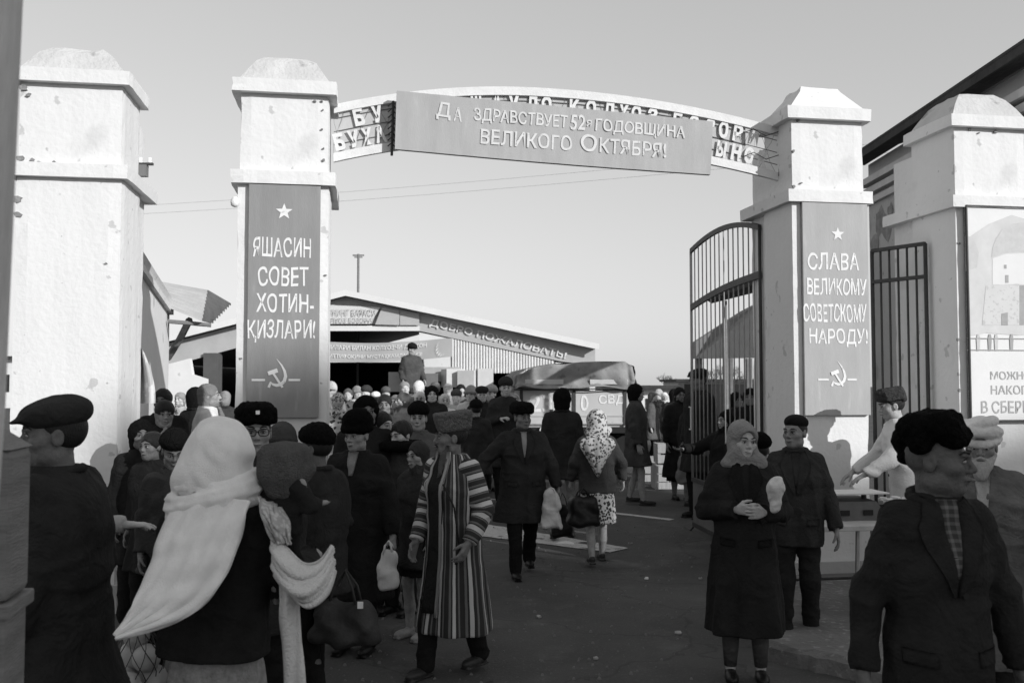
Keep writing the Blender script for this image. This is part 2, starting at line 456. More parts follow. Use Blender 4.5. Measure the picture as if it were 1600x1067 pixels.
board(p_left, (390, 289), (498, 652), redboard, 'l', 'tall dark slogan board with Uzbek lettering on the left arch pillar',
      [('ЯШАСИН', (395, 370), (486, 403)), ('СОВЕТ', (403, 416), (482, 448)), ('ХОТИН-', (401, 458), (490, 489)), ('ҚИЗЛАРИ!', (387, 499), (492, 535))],
      ((444, 331), .07), ((432, 588), .145))
board(p_right, (1250, 317), (1357, 648), redboard2, 'r', 'tall pale slogan board with Russian lettering on the right arch pillar',
      [('СЛАВА', (1262, 394), (1343, 423)), ('ВЕЛИКОМУ', (1261, 434), (1354, 462)), ('СОВЕТСКОМУ', (1255, 474), (1354, 504)), ('НАРОДУ!', (1264, 513), (1356, 542))],
      ((1309, 366), .065), ((1309, 588), .14), .015)

# savings poster on the far right pillar
t = p_far_right
x0, z1 = px_local(t, 1503, 322); x1, z0 = px_local(t, 1640, 657)
W, H = x1 - x0, z1 - z0
b = thing('savings_poster', 'pale framed poster of a domed tower above savings lettering on the far right pillar', 'poster', t.matrix_basis @ Vector((x0, -.05, z0)), ANG)
MB().box((W / 2, .025, H / 2), (W, .03, H)).build('panel', mat('poster_white', .68, .7, .05, 3, .05, 30), b)
mb = MB()
mb.box((.006, .012, H / 2), (.012, .05, H)); mb.box((W / 2, .012, H - .006), (W, .05, .012)); mb.box((W / 2, .012, .006), (W, .05, .012))
mb.build('frame', iron, b)
M = Matrix.Translation((0, .0085, 0))
def loc(px, py):
    x, z = px_local(t, px, py, -.04); return x - x0, z - z0
def poly(pxs, m, th, name):
    mb = MB(); ps = [loc(*p) for p in pxs]
    i = len(mb.v); mb.v += [tuple(M @ Vector((x, -th, z))) for x, z in ps]; mb.f.append(tuple(range(len(ps)))); return mb.build(name, m, b)
pg1 = mat('print_grey', .50, .7, .12, 12, 0); pg2 = mat('print_dark', .33, .7, .15, 14, 0); pg3 = mat('print_light', .56, .7, .12, 4, 0)
poly([(1512, 372), (1545, 350), (1580, 336), (1600, 342), (1634, 362), (1634, 520), (1590, 524), (1540, 520), (1512, 526)], pg3, .002, 'printed_backdrop')
poly([(1508, 368), (1520, 372), (1529, 395), (1526, 418), (1508, 424)], pg1, .004, 'printed_tree')
poly([(1549, 402), (1550, 388), (1556, 372), (1566, 358), (1580, 350), (1596, 348), (1612, 352), (1624, 364), (1632, 382), (1634, 402), (1612, 395), (1590, 393), (1568, 396)], pg1, .004, 'printed_dome')
poly([(1550, 404), (1572, 397), (1610, 396), (1632, 402), (1632, 445), (1550, 445)], mat('print_pale', .66, .7, .05, 6, 0), .004, 'printed_drum')
poly([(1540, 446), (1592, 444), (1592, 508), (1534, 508)], mat('print_stone', .56, .7, .05, 6, 0, spots=[(28, .55, .46, .08)]), .004, 'printed_wall')
poly([(1592, 446), (1634, 446), (1634, 508), (1592, 508)], pg2, .004, 'printed_wall')
for q in ([(1568, 414), (1572, 414), (1572, 420), (1568, 420)], [(1570, 430), (1575, 430), (1575, 442), (1570, 442)], [(1564, 490), (1574, 488), (1574, 508), (1564, 508)]):
    poly(q, pg2, .006, 'printed_opening')
mb = MB()
for yy in (528, 546):
    a = loc(1510, yy); c = loc(1636, yy + 2); mb.box(((a[0] + c[0]) / 2, .003, (a[1] + c[1]) / 2), (c[0] - a[0], .003, .008))
mb.build('printed_railing', pg2, b)
for k, px in enumerate((1528, 1546, 1556, 1580)):
    a = loc(px, 522); c = loc(px, 548)
    poly([(px - 2, 548), (px - 3, 530), (px - 1.5, 522), (px + 1.5, 522), (px + 3, 530), (px + 2, 548)], pg2 if k % 2 else pg1, .005, 'printed_figure')
pt = mat('print_text', .36, .7, .1, 10, 0)
for s, a, c in (('МОЖНО', (1547, 580), (1611, 593)), ('НАКОПИТЬ', (1548, 602), (1650, 616)), ('В СБЕРЕГАТ', (1533, 626), (1648, 645))):
    mb = MB(); xa, za = loc(*a); xc, zc = loc(*c); xc = min(xc, W - .02)
    text(mb, s, M, xa, zc, xc - xa, za - zc, .01, .002); mb.build('lettering', pt, b)

# ------------------------------------------------------------ arch sign between the pillars
UL, UR = -1.545, 2.52          # world x of both ends
ac = thing('arch_sign', 'welded arched gate sign with white rims and cut-out letters spanning the pillars', 'sign', (UL, FRONT(UL) + .30, 0), ANG)
L_ = (UR - UL) / math.cos(ANG)
def ztop_(u): return 4.455 - .265 * ((u - .43 * L_) / (.57 * L_)) ** 2 - (.0 if u > .43 * L_ else .09 * ((u - .43 * L_) / (.43 * L_)) ** 2)
def zbot_(u): return ztop_(u) - .46
n = 44
for nm, fn in (('upper_rim', lambda u: ztop_(u) - .035), ('lower_rim', lambda u: zbot_(u) + .0)):
    mb = MB()
    for k in range(n):
        u0, u1 = L_ * k / n, L_ * (k + 1) / n; z0, z1 = fn(u0), fn(u1)
        i = len(mb.v)
        for u, z in ((u0, z0), (u1, z1)):
            for yy in (-.02, .02):
                for zz in (-.038, .038): mb.v.append((u, yy, z + zz))
        mb.f += [(i, i + 4, i + 5, i + 1), (i + 2, i + 3, i + 7, i + 6), (i + 1, i + 5, i + 7, i + 3), (i, i + 2, i + 6, i + 4)]
    mb.build(nm, iron_w, ac)
# rusty wire lattice behind the letters
mb = MB()
k = 0; u = 0.02
while u < L_ - .02:
    for s in (-1, 1):
        pts = []
        for q in range(5):
            uu = min(max(u + s * .16 * (q / 4 - .5) + rnd.uniform(-.012, .012), 0), L_); pts.append((uu, .009 + rnd.uniform(-.004, .003), zbot_(uu) + .03 + (ztop_(uu) - zbot_(uu) - .08) * q / 4))
        mb.tube(pts, .0016, 4)
    u += .22
for f in (.25, .5, .75):
    mb.tube([(L_ * q / 40, .008, zbot_(L_ * q / 40) + (ztop_(L_ * q / 40) - zbot_(L_ * q / 40)) * f) for q in range(41)], .004, 4)
mb.build('wire_lattice', mat('rusty_wire', .12, .8), ac, kind='stuff')
# thin grey backing strips the letters are riveted to
bk = mat('sign_backing', .46, .8, .12, 5, .1, 40)
def arc_strip(f0, f1, y, m, nm, u0=0.0, u1=L_):
    mb = MB(); nn = 40
    for q in range(nn + 1):
        u = u0 + (u1 - u0) * q / nn
        for f in (f0, f1): mb.v.append((u, y, zbot_(u) + .03 + (ztop_(u) - zbot_(u) - .09) * f))
    for q in range(nn): mb.f.append((2 * q, 2 * q + 2, 2 * q + 3, 2 * q + 1))
    return mb.build(nm, m, ac)
arc_strip(-.02, 1.02, .016, bk, 'backing_sheet', 0.04, L_ - .34)
def ax(px):
    M = Matrix.Rotation(-ANG, 4, 'Z') @ Matrix.Translation(-ac.location)
    a = M @ cam.location; b = M @ P(px, 200, 5); d = b - a; k = -a.y / d.y
    return (a + d * k).x
def letter(ch, px, row):
    u = ax(px); wd = .092; h0, h1 = (.54, .97) if row == 0 else (.05, .46)
    hh = ztop_(u) - zbot_(u) - .09; z0 = zbot_(u) + .03 + hh * h0
    sl = (ztop_(u + .01) - ztop_(u - .01)) / .02
    M = Matrix.Translation((u, -.004, z0)) @ Matrix.Rotation(-math.atan(sl), 4, 'Y')
    mb = MB(); text(mb, ch, M, -wd / 2, 0, wd, hh * (h1 - h0), .05, .006)
    mb.build('letter', iron_w, ac)
for ch, px in zip('БУШАУЛОКОЛХОЗБОЗОРИ', (564, 592, 745, 777, 803, 831, 854, 897, 923, 950, 973, 993, 1018, 1057, 1082, 1107, 1128, 1150, 1174)):
    letter(ch, px, 0)
for ch, px in zip('БУХАРСКИЙ', (534, 556, 577, 597, 620, 645, 670, 695, 720)): letter(ch, px, 1)
for ch, px in zip('КОЛХОЗНЫЙ', (765, 792, 819, 846, 873, 900, 927, 954, 981)): letter(ch, px, 1)
for ch, px in zip('РЫНОК', (1100, 1124, 1147, 1167, 1188)): letter(ch, px, 1)
# dark lattice bracket at the right end, outside the backing
mb = MB()
for k in range(2):
    z = 3.90 + k * .22; u = L_ - .02
    mb.tube([(L_ - .40, -.03, z), (L_ - .28, -.03, z + .05), (L_ - .16, -.03, z - .01), (L_ - .02, -.03, z + .04)], .004, 5)
for u in (L_ - .03,): mb.tube([(u, -.03, zbot_(u)), (u + .02, -.03, ztop_(u) - .05)], .009, 6)
mb.build('end_rods', iron, ac)
mb = MB()  # dark rods added as the shadow fringe at the banner's left edge
for k in range(8):
    z = 3.86 + k * .05; u = ax(612)
    mb.tube([(u - .035, -.06, z), (u, -.075, z + .03), (u + .03, -.06, z - .01)], .006, 5)
mb.tube([(ax(612), -.06, 3.78), (ax(614), -.06, 4.26)], .012, 6)
mb.build('end_rods', iron, ac)

# cloth-covered slogan board hung in front of the arch
yb = .14
bn = thing('street_banner', 'long grey banner board with Russian greeting hung across the arch', 'banner', (UL, FRONT(UL) + yb, 0), ANG)
def bl(px, py, yl=0.0):
    M = Matrix.Rotation(-ANG, 4, 'Z') @ Matrix.Translation(-bn.location)
    a = M @ cam.location; b = M @ P(px, py, 5); d = b - a; k = (yl - a.y) / d.y; q = a + d * k
    return Vector((q.x, q.z))
C = [bl(617, 233), bl(1110, 273), bl(1114, 190), bl(620, 142)]
mb = MB()
def bf(u, v, y=0.0):
    p = C[0].lerp(C[1], u).lerp(C[3].lerp(C[2], u), v); sag = -.012 * math.sin(math.pi * u) * (1 - v)
    return Vector((p.x, y + .003 * math.sin(u * 23) * math.sin(v * 3.1) + .0012 * math.sin(u * 47 + v * 4), p.y + sag))
mb.grid(lambda u, v: bf(u, v), 60, 8)
i = len(mb.v); mb.grid(lambda u, v: bf(1 - u, v, .045), 60, 8)
mb.grid(lambda u, v: bf(0, u, .045 * v), 6, 1); mb.grid(lambda u, v: bf(1, u, .045 * (1 - v)), 6, 1)
mb.grid(lambda u, v: bf(u, 0, .045 * (1 - v)), 60, 1); mb.grid(lambda u, v: bf(u, 1, .045 * v), 60, 1)
mb.build('panel', redboard2, bn, smooth=False)
def btext(s, a, c, wt=.02):
    pa, pc = bl(*a), bl(*c)
    ang = math.atan2(C[1].y - C[0].y, C[1].x - C[0].x)
    wd = abs((pc - pa).x) / math.cos(ang)
    M = Matrix.Translation((pa.x, -.0055, pa.y)) @ Matrix.Rotation(-ang, 4, 'Y')
    return M, wd
faded = mat('faded_letter_paint', .60, .7, .15, 9, 0, spots=[(30, 0.6, 0.47, 0.06)])
for s, a, c, ht in (('Д', (681, 187), (704, 190), .155), ('А', (708, 190), (721, 191), .125),
                    ('ЗДРАВСТВУЕТ', (740, 192), (886, 204), .135), ('52', (891, 203), (914, 207), .14), ('я', (916, 198), (924, 199), .06),
                    ('ГОДОВЩИНА', (930, 208), (1070, 220), .13),
                    ('ВЕЛИКОГО', (750, 225), (893, 237), .135), ('О', (907, 236), (932, 238), .155), ('КТЯБРЯ!', (936, 239), (1040, 249), .135)):
    M, wd = btext(s, a, c); mb = MB(); text(mb, s, M, 0, 0, wd, ht, .015, .002); mb.build('lettering', faded, bn)

# ------------------------------------------------------------ iron gate leaf standing open to the inside
gl = thing('gate_leaf', 'tall arched iron gate leaf standing open inward beside the right pillar', 'gate')
ga, gb = P(1083, 800, 11.4), P(1192, 800, 9.05)
def gp(f, z, off=0.0):
    v = ga.lerp(gb, f); d = (gb - ga); nn = Vector((-d.y, d.x, 0)).normalized()
    return Vector((v.x, v.y, 0)) + nn * off + Vector((0, 0, z))
def ztl(f): return 3.44 + .17 * math.sin(f * math.pi * .62) - .35 * f * f * .75
zm = lambda f: 2.74 + .13 * f + .04 * math.sin(math.pi * f)
def barstrip(fn, th, name, w=.03):
    mb = MB(); n = 20
    for k in range(n + 1):
        f = k / n
        for o_ in (-w / 2, w / 2):
            for zz in (-th / 2, th / 2): mb.v.append(tuple(gp(f, fn(f) + zz, o_)))
    for k in range(n):
        i = 4 * k
        mb.f += [(i, i + 4, i + 5, i + 1), (i + 2, i + 3, i + 7, i + 6), (i + 1, i + 5, i + 7, i + 3), (i, i + 2, i + 6, i + 4)]
    mb.f += [(0, 1, 3, 2), (4 * n, 4 * n + 2, 4 * n + 3, 4 * n + 1)]
    return mb.build(name, iron, gl)
barstrip(ztl, .055, 'top_rail'); barstrip(zm, .07, 'middle_rail'); barstrip(lambda f: .64, .05, 'lower_rail'); barstrip(lambda f: .10, .05, 'lower_rail')
bar_g = mat('gate_bar_grey', .32, .5, .2, 10, .1, 60)
for k in range(16):
    f = k / 15; th = .0075 if k not in (0, 15) else .017
    MB().tube([gp(f, .62), gp(f, ztl(f))], th / 1.0, 8).build('bar', bar_g if k < 15 else iron, gl, smooth=True)
mb = MB(); ps = [gp(0, .07), gp(1, .07), gp(1, .62), gp(0, .62)]
mb.slab(ps, (gb - ga).cross(Vector((0, 0, 1))), .006); mb.build('kick_plate', mat('kick_plate_iron', .13, .7, .3, 6, .3, 30), gl)
mb = MB(); mb.tube([gp(.02, 1.25, -.05), gp(.06, 1.25, -.06), gp(.06, 1.52, -.06), gp(.02, 1.52, -.05)], .009, 6); mb.build('handle', iron_w, gl)
mb = MB(); mb.tube([gp(0, .06), gp(-.05, .0), gp(-.16, .005)], .012, 6); mb.build('floor_bolt', iron, gl)

# wicket gate between the two right pillars
wg = thing('wicket_gate', 'narrow dark iron bar gate between the two right pillars', 'gate')
wa, wb = P(1366, 600, 9.45), P(1450, 600, 8.95)
def wp(f, z): v = wa.lerp(wb, f); return Vector((v.x, v.y, z))
zt = 3.16; zs = 2.84
for z_, nm in ((zt, 'top_rail'), (zs, 'second_rail'), (.25, 'bottom_rail')):
    MB().tube([wp(0, z_ - (.0)), wp(1, z_ + .0)], .024, 4).build(nm, iron, wg)
for k in range(7):
    MB().tube([wp(k / 6, .1), wp(k / 6, zt)], .012 if k % 6 else .02, 8).build('bar', iron, wg, smooth=True)

# ------------------------------------------------------------ left utility pole and wooden post in the foreground
pp = MB()
pa_, pb_ = P(-92, 640, 1.45), P(-40, 0, 1.45); dd_ = pb_ - pa_
pp.tube([pa_ - dd_ * (pa_.z / dd_.z), pa_, pb_, pb_ + dd_ * 3], [.10, .088, .068, .045], 20)
tag(pp.build('utility_pole', mat('pole_concrete', .55, .9, .25, 5, .5, 25, stretch=(3, 3, .5)), smooth=True), 'weathered round pole rising along the left edge of the picture', 'pole')
wp_ = thing('wooden_post', 'short square dark wooden post at the lower left corner', 'post', (P(-30, 800, 2.3).x, 2.3, 0), R(12))
MB().box((0, 0, .62), (.17, .17, 1.24)).build('shaft', wood, wp_, bevel=.006)
MB().box((0, 0, 1.26), (.20, .20, .035)).build('collar', wood, wp_, bevel=.005)
m_ = MB(); m_.box((0, 0, 1.46), (.18, .18, .365)); m_.build('head', wood, wp_, bevel=.02)
MB().frustum((0, 0), (.18, .18), (.05, .05), 1.642, 1.70).build('cap', wood, wp_)

# insulator bracket, lamp, wires
br = thing('insulator_bracket', 'small bracket with two white insulators fixed high on the far left pillar', 'bracket', P(214, 262, 8.0))
MB().box((.06, 0, .03), (.16, .03, .02)).build('arm', iron, br)
MB().box((.05, .0, -.03), (.08, .06, .10)).build('box', mat('bracket_grey', .16, .6), br)
for dx in (.03, .11): MB().tube([(dx, 0, .03), (dx, 0, .05), (dx, 0, .055), (dx, 0, .085)], [.008, .02, .014, .018], 8).build('insulator', paper, br, smooth=True)
lp = MB(); lp.tube([(0, 0, -.04), (0, 0, -.03), (0, 0, .0), (0, 0, .03), (0, 0, .045)], [.012, .03, .036, .026, .014], 10)
o = lp.build('lamp_globe', paper, smooth=True); o.location = P(367, 316, 7.5); tag(o, 'small round white lamp globe on the left edge of the left arch pillar', 'lamp')
for a, c, lab in (((226, 305, 40), (905, 253, 34), 'upper of the two thin overhead wires beyond the arch'), ((226, 318, 40), (905, 268, 34), 'lower of the two thin overhead wires beyond the arch')):
    A, Bp = P(*a), P(*c); D = (Bp - A)
    A2, B2 = A - D * 1.0, Bp + D * .8
    mb = MB(); mb.tube([A2.lerp(B2, k / 24) - Vector((0, 0, .5 * math.sin(math.pi * k / 24))) for k in range(25)], .006, 4)
    tag(mb.build('overhead_wire', mat('aluminium_wire', .25, .5)), lab, 'wire')

# chipped plaster and nail holes on the pillars
chip = mat('bare_plaster', .22, .95, .4, 12, .5, 40)
rc = random.Random(21)
for t_, spots_ in ((p_far_left, ((36, 138, 11), (44, 148, 6), (32, 246, 9), (50, 250, 6), (60, 254, 5), (28, 312, 12), (26, 335, 10), (165, 412, 4), (84, 253, 4))),
                   (p_left, ((503, 158, 4), (504, 172, 3), (503, 202, 3), (505, 232, 3), (492, 158, 4), (506, 250, 4), (508, 430, 4), (376, 560, 4))),
                   (p_right, ((1247, 188, 5), (1240, 236, 6), (1241, 292, 6), (1252, 286, 4), (1249, 700, 5))),
                   (p_far_right, ((1516, 202, 5), (1556, 206, 6), (1530, 208, 3), (1499, 380, 5), (1498, 530, 6), (1500, 610, 5)))):
    mb = MB()
    for px, py, r_ in spots_:
        x, z = px_local(t_, px, py, -.006); r_ = r_ * .0045 * .8
        ps = [(x + math.cos(k * .785) * r_ * rc.uniform(.4, 1.3), -.0065, z + math.sin(k * .785) * r_ * rc.uniform(.3, .9)) for k in range(8)]
        mb.slab(ps, (0, -1, 0), .02)
    mb.build('chipped_patch', chip, t_)
# ============================================================ BUILDINGS AND BACKGROUND
# unseen stepped block added behind the photographer to shade the foreground
UH = Vector((math.cos(R(SUN_AZ)), math.sin(R(SUN_AZ)), 0))
bb = thing('shade_block', 'unseen stepped block added behind the photographer to cast the foreground shade', 'building', SH * 40)
rzb = math.atan2(UH.y, UH.x)
tn = math.tan(R(SUN_EL))
for u0, u1, h0, nm in ((-.6, 3.30, 3.5, 'wall'), (3.30, 7.0, 4.45, 'shade_step'), (7.0, 7.7, 3.3, 'wall'), (7.7, 10.5, 2.25, 'wall')):  # section heights shaped by where the shade edge should fall
    hh = h0 + 40 * tn
    c = UH * ((u0 + u1) / 2) + SH * 4
    MB().box(c + Vector((0, 0, hh / 2)), (u1 - u0, 8 if nm == 'wall' else 7.9, hh), Matrix.Rotation(rzb, 4, 'Z')).build(nm, plaster_g, bb)

def corr(mb, a, b, c, d, n, amp):
    """corrugated sheet, a->b across the ridges, a->d along them"""
    a, b, c, d = map(Vector, (a, b, c, d)); nn = (b - a).cross(d - a).normalized(); m = n * 6
    def f(u, v):
        p = a.lerp(b, u).lerp(d.lerp(c, u), v); return p + nn * amp * math.sin(u * n * 2 * math.pi)
    mb.grid(f, m, 1); return mb

# ---- long building on the right
rb = thing('market_building', 'long plastered building with deep dark eaves behind the right pillars', 'building', (5.0, 9, 0))
X0, Y0, Y1 = 5.02, 8.75, 12.95
def RB(x, y, z): return Vector((x - 5.0, y - 9, z))
MB().box(RB(X0 + .15, (Y0 + Y1) / 2, 2.44), (.3, Y1 - Y0, 4.88)).build('wall', plaster_g, rb)
for z, pr in ((4.34, .05), (4.47, .09), (4.60, .13)):
    MB().box(RB(X0 - pr / 2, (Y0 + Y1) / 2, z), (pr, Y1 - Y0 + .1, .085)).build('cornice_moulding', mat('cornice_plaster', .52, .9, .15, 3, .2, 20), rb)
mb = MB(); z0 = 4.98
Y0 = 8.35; mb.slab([RB(4.72, Y0, z0), RB(4.72, Y1 + .2, z0), RB(5.9, Y1 + .2, z0 + .40), RB(5.9, Y0, z0 + .40)], (0, 0, 1), .03)
mb.build('roof', darkroof, rb)
MB().box(RB(4.74, (Y0 + Y1) / 2, z0 - .06), (.03, Y1 - Y0 + .3, .12)).build('fascia_board', darkroof, rb)
MB().box(RB(4.885, (Y0 + Y1) / 2, z0 - .055), (.25, Y1 - Y0 + .2, .05)).build('soffit', darkroof, rb)
MB().box(RB(5.25, Y0 + .06, z0 + .08), (.9, .08, .34)).build('gable_wall', plaster_g, rb)
mb = MB()   # broken plaster patch on the wall
rr = random.Random(3)
for cy, cz, s in ((12.55, 4.02, .22), (12.35, 3.85, .16), (12.75, 3.75, .14), (12.2, 4.1, .1)):
    ps = [RB(5.017, cy + math.cos(q) * s * rr.uniform(.6, 1.2), cz + math.sin(q) * s * rr.uniform(.6, 1.1)) for q in [k * math.pi / 5 for k in range(10)]]
    mb.v += [tuple(p - Vector((.002 * len(mb.f), 0, 0))) for p in ps]; mb.f.append(tuple(range(len(mb.v) - 10, len(mb.v))))
mb.build('broken_plaster', mat('bare_brick', .24, .95, .4, 8, .6, 30), rb)

# ---- pavilion and stalls seen through the gate leaf
pv = thing('stall_canopy', 'dark sheet canopy on poles seen through the bars of the gate leaf', 'canopy', P(1150, 600, 15))
o0 = pv.location
mb = MB()
a, b_, c, d = P(1100, 462, 15.5) - o0, P(1230, 414, 13.2) - o0, P(1230, 440, 16.2) - o0, P(1112, 470, 17.5) - o0
mb.slab([a, b_, c, d], (0, 0, 1), .05); mb.build('roof', darkroof, pv)
mb = MB(); mb.slab([a - Vector((0, .02, 0)), b_ - Vector((0, .02, 0)), b_ - Vector((0, .02, .12)), a - Vector((0, .02, .10))], (0, -1, 0), .03); mb.build('fascia_board', darkroof, pv)
for q in ((1132, 15), (1186, 14.2)):
    v = P(q[0], 470, q[1]); MB().tube([(v.x - o0.x, v.y - o0.y, -o0.z), (v.x - o0.x, v.y - o0.y, v.z - o0.z)], .04, 6).build('post', wood, pv)
pv2 = thing('pavilion', 'low pavilion with a sloping grey front board beyond the gate leaf', 'building', P(1140, 600, 20))
o0 = pv2.location
mb = MB(); mb.slab([P(1086, 534, 20) - o0, P(1086, 560, 20) - o0, P(1225, 558, 19) - o0, P(1225, 452, 19) - o0, P(1160, 486, 20) - o0], (0, -1, 0), .3)
mb.build('front_board', mat('grey_board', .2, .9, .15, 2, .2, 20), pv2)
for px in (1092, 1140, 1170): 
    v = P(px, 560, 20.2); MB().box((v.x - o0.x, v.y - o0.y, (v.z) / 2 - o0.z), (.12, .12, v.z)).build('post', wood, pv2)
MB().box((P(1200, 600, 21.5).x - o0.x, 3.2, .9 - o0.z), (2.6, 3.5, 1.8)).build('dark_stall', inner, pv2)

# ---- market hall
hl = thing('market_hall', 'wide gabled market hall with welcome lettering along its eave', 'building', P(540, 600, 27))
o0 = hl.location; HD = 27.0
def H(px, py, d=HD): return P(px, py, d) - o0
FN = Vector((0, -1, 0))
def hpoly(name, m, pxs, d=HD, t=.06, parent=hl): 
    mb = MB(); mb.slab([H(x, y, d) for x, y in pxs], FN, t); return mb.build(name, m, parent)
apx = H(540, 453, HD - .36); rgt = H(936, 537, HD - .36); lft = H(140, 556, HD - .36)
for e, nm in ((rgt, 0), (lft, 1)):
    bk_ = Vector((0, 22, 0)); mb = MB(); mb.slab([apx, e, e + bk_, apx + bk_] if nm == 0 else [apx, apx + bk_, e + bk_, e], (0, 0, 1), .10)
    mb.build('roof', tinroof, hl)
    mb = MB(); off = Vector((0, -.03, 0)); dn = Vector((0, 0, -.17))
    mb.slab([apx + off, apx + off + dn, e + off + dn, e + off], FN, .04); mb.build('bargeboard', wallw, hl)
fas = mat('fascia_paint', .44, .8, .1, 2, .1, 20)
hpoly('fascia', fas, [(540, 464), (655, 488), (930, 545), (930, 570), (878, 565), (655, 517), (540, 500)], t=.10)
hpoly('fascia', fas, [(540, 464), (540, 500), (360, 546), (262, 573), (150, 600), (150, 566)], t=.10)
hpoly('poster', mat('poster_pale', .66, .8, .05, 2, 0), [(500, 476), (594, 480), (578, 506), (500, 506)], HD - .14, .03)
hpoly('poster', fas, [(597, 480), (624, 485), (624, 508), (586, 507)], HD - .14, .03)
hpoly('beam', wallw, [(440, 508), (655, 509), (655, 517), (440, 517)], HD - .05, .3)
hpoly('wall_panel', wallw, [(655, 519), (706, 529), (706, 582), (655, 582)], HD + .05, .1)
hpoly('wall_panel', fas, [(625, 485), (655, 490), (655, 508), (625, 508)], HD - .12, .03)
# corrugated infill
mb = MB(); A = H(706, 529, HD + .03); B_ = H(866, 564, HD + .03); Cc = H(866, 583, HD + .03); D_ = H(706, 583, HD + .03)
n = 36
def cf(u, v):
    p = A.lerp(B_, u).lerp(D_.lerp(Cc, u), v); return p + Vector((0, -.03 * math.sin(u * n * 2 * math.pi), 0))
mb.grid(cf, n * 6, 1); mb.build('corrugated_sheet', mat('pale_tin', .72, .5, .1, 3, .05, 30), hl)
hpoly('wall_panel', wallw, [(868, 566), (930, 574), (930, 620), (868, 620)], HD + .05, .1)
# posts, dark hall inside
for px in (331, 655):
    v = H(px, 560); w_ = .42 if px == 331 else .22
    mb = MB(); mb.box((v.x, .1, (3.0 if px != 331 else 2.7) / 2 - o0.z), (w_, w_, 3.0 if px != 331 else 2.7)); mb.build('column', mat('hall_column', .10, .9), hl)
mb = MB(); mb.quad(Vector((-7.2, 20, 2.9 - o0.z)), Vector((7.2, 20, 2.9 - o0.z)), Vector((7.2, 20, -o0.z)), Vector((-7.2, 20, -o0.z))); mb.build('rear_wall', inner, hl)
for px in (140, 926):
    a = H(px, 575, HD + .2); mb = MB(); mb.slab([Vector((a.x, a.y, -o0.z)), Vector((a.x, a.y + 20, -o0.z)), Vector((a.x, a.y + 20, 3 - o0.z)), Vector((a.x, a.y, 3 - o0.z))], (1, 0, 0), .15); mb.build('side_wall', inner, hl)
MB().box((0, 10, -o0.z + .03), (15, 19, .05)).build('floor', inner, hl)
# white market walls and stalls left of the arch pillar
hpoly('wall_panel', wallw, [(258, 570), (296, 560), (300, 585), (322, 592), (322, 640), (258, 640)], HD - 2, .2)
# lettering on the fascia
P0_, P1_ = H(672, 497, HD - .03), H(885, 549, HD - .03)
M = Matrix.Translation(P0_ - Vector((0, 0, .12))) @ Matrix.Rotation(math.atan2(-(P1_ - P0_).z, (P1_ - P0_).x), 4, 'Y')
mb = MB(); text(mb, 'ДОБРО ПОЖАЛОВАТЬ!', M, 0, -.14, (P1_ - P0_).length, .25, .02, .015); mb.build('lettering', whitep, hl)
tp = mat('faint_text', .5, .8)
for s, a, c in (('МИНИНГ БАРАСИ', (505, 494), (588, 483)), ('КОЛХОЗ БОЗОРИ', (505, 504), (582, 496))):
    A, B_ = H(*a, HD - .18), H(*c, HD - .18)
    mb = MB(); text(mb, s, Matrix.Translation(A), 0, 0, B_.x - A.x, B_.z - A.z, .02, .004); mb.build('lettering', tp, hl)
# sagging cloth banner in front of the hall
hb = thing('hall_banner', 'sagging cloth banner with two lines of Uzbek lettering under the hall gable', 'banner', P(600, 550, 26.3))
ob = hb.location
def hbf(u, v):
    px = 470 + (707 - 470) * u; top = 531 + 6 * math.sin(math.pi * min(1, u * 1.05)) - 2.5 * u; bot = 563 + 4 * math.sin(math.pi * u) - 6 * u * u
    p = P(px, top + (bot - top) * v, 26.3) - ob; p.y += .05 * math.sin(u * 17 + v * 2); return p
mb = MB(); mb.grid(lambda u, v: hbf(u, 1 - v), 40, 4); mb.build('cloth', mat('banner_red_cloth', .40, .85, .05, 2, .1, 10), hb, smooth=True)
def warpb(x, z): return x, z
for s, v0, v1, u1 in (('КОЛХОЗЧИЛАРИ БИЛАН КОЛХОЗЧИ ДЕҲҚОН', .14, .42, .83), ('ҲАММАС ИТТИФОҚИНИ МУСТАҲКАМЛАЙМИЗ!', .56, .84, .80)):
    v, f, _ = glyphs(s, .02); mb = MB()
    for q in v:
        p = hbf(.03 + q[0] * (u1 - .03), v1 - q[1] * (v1 - v0)); mb.v.append((p.x, p.y - .03, p.z))
    mb.f = list(f); mb.build('lettering', whitep, hb)
mb = MB()
for k in range(7):
    q0 = 1.2 + k * .42; cx, cz = .93, .5
    pts = [hbf(cx + .055 * math.cos(q0 + t_) * .6, cz + .40 * math.sin(q0 + t_)) - Vector((0, .03, 0)) for t_ in (0, .12, .24)]
    d = .05
    mb.quad(pts[0], pts[1] + Vector((d, 0, .06)), pts[2], pts[1] + Vector((-d, 0, -.04)))
mb.build('wheat_emblem', whitep, hb)
# antenna pole
mb = MB(); a = P(560, 455, 34); mb.tube([Vector((a.x, 34, .0)), P(560, 397, 34)], .05, 6); mb.box(P(560, 399, 34), (.42, .05, .05)); mb.box(P(560, 402, 34), (.3, .05, .04))
tag(mb.build('telegraph_pole', wood), 'thin telegraph pole with short crossarms rising behind the hall roof', 'pole')

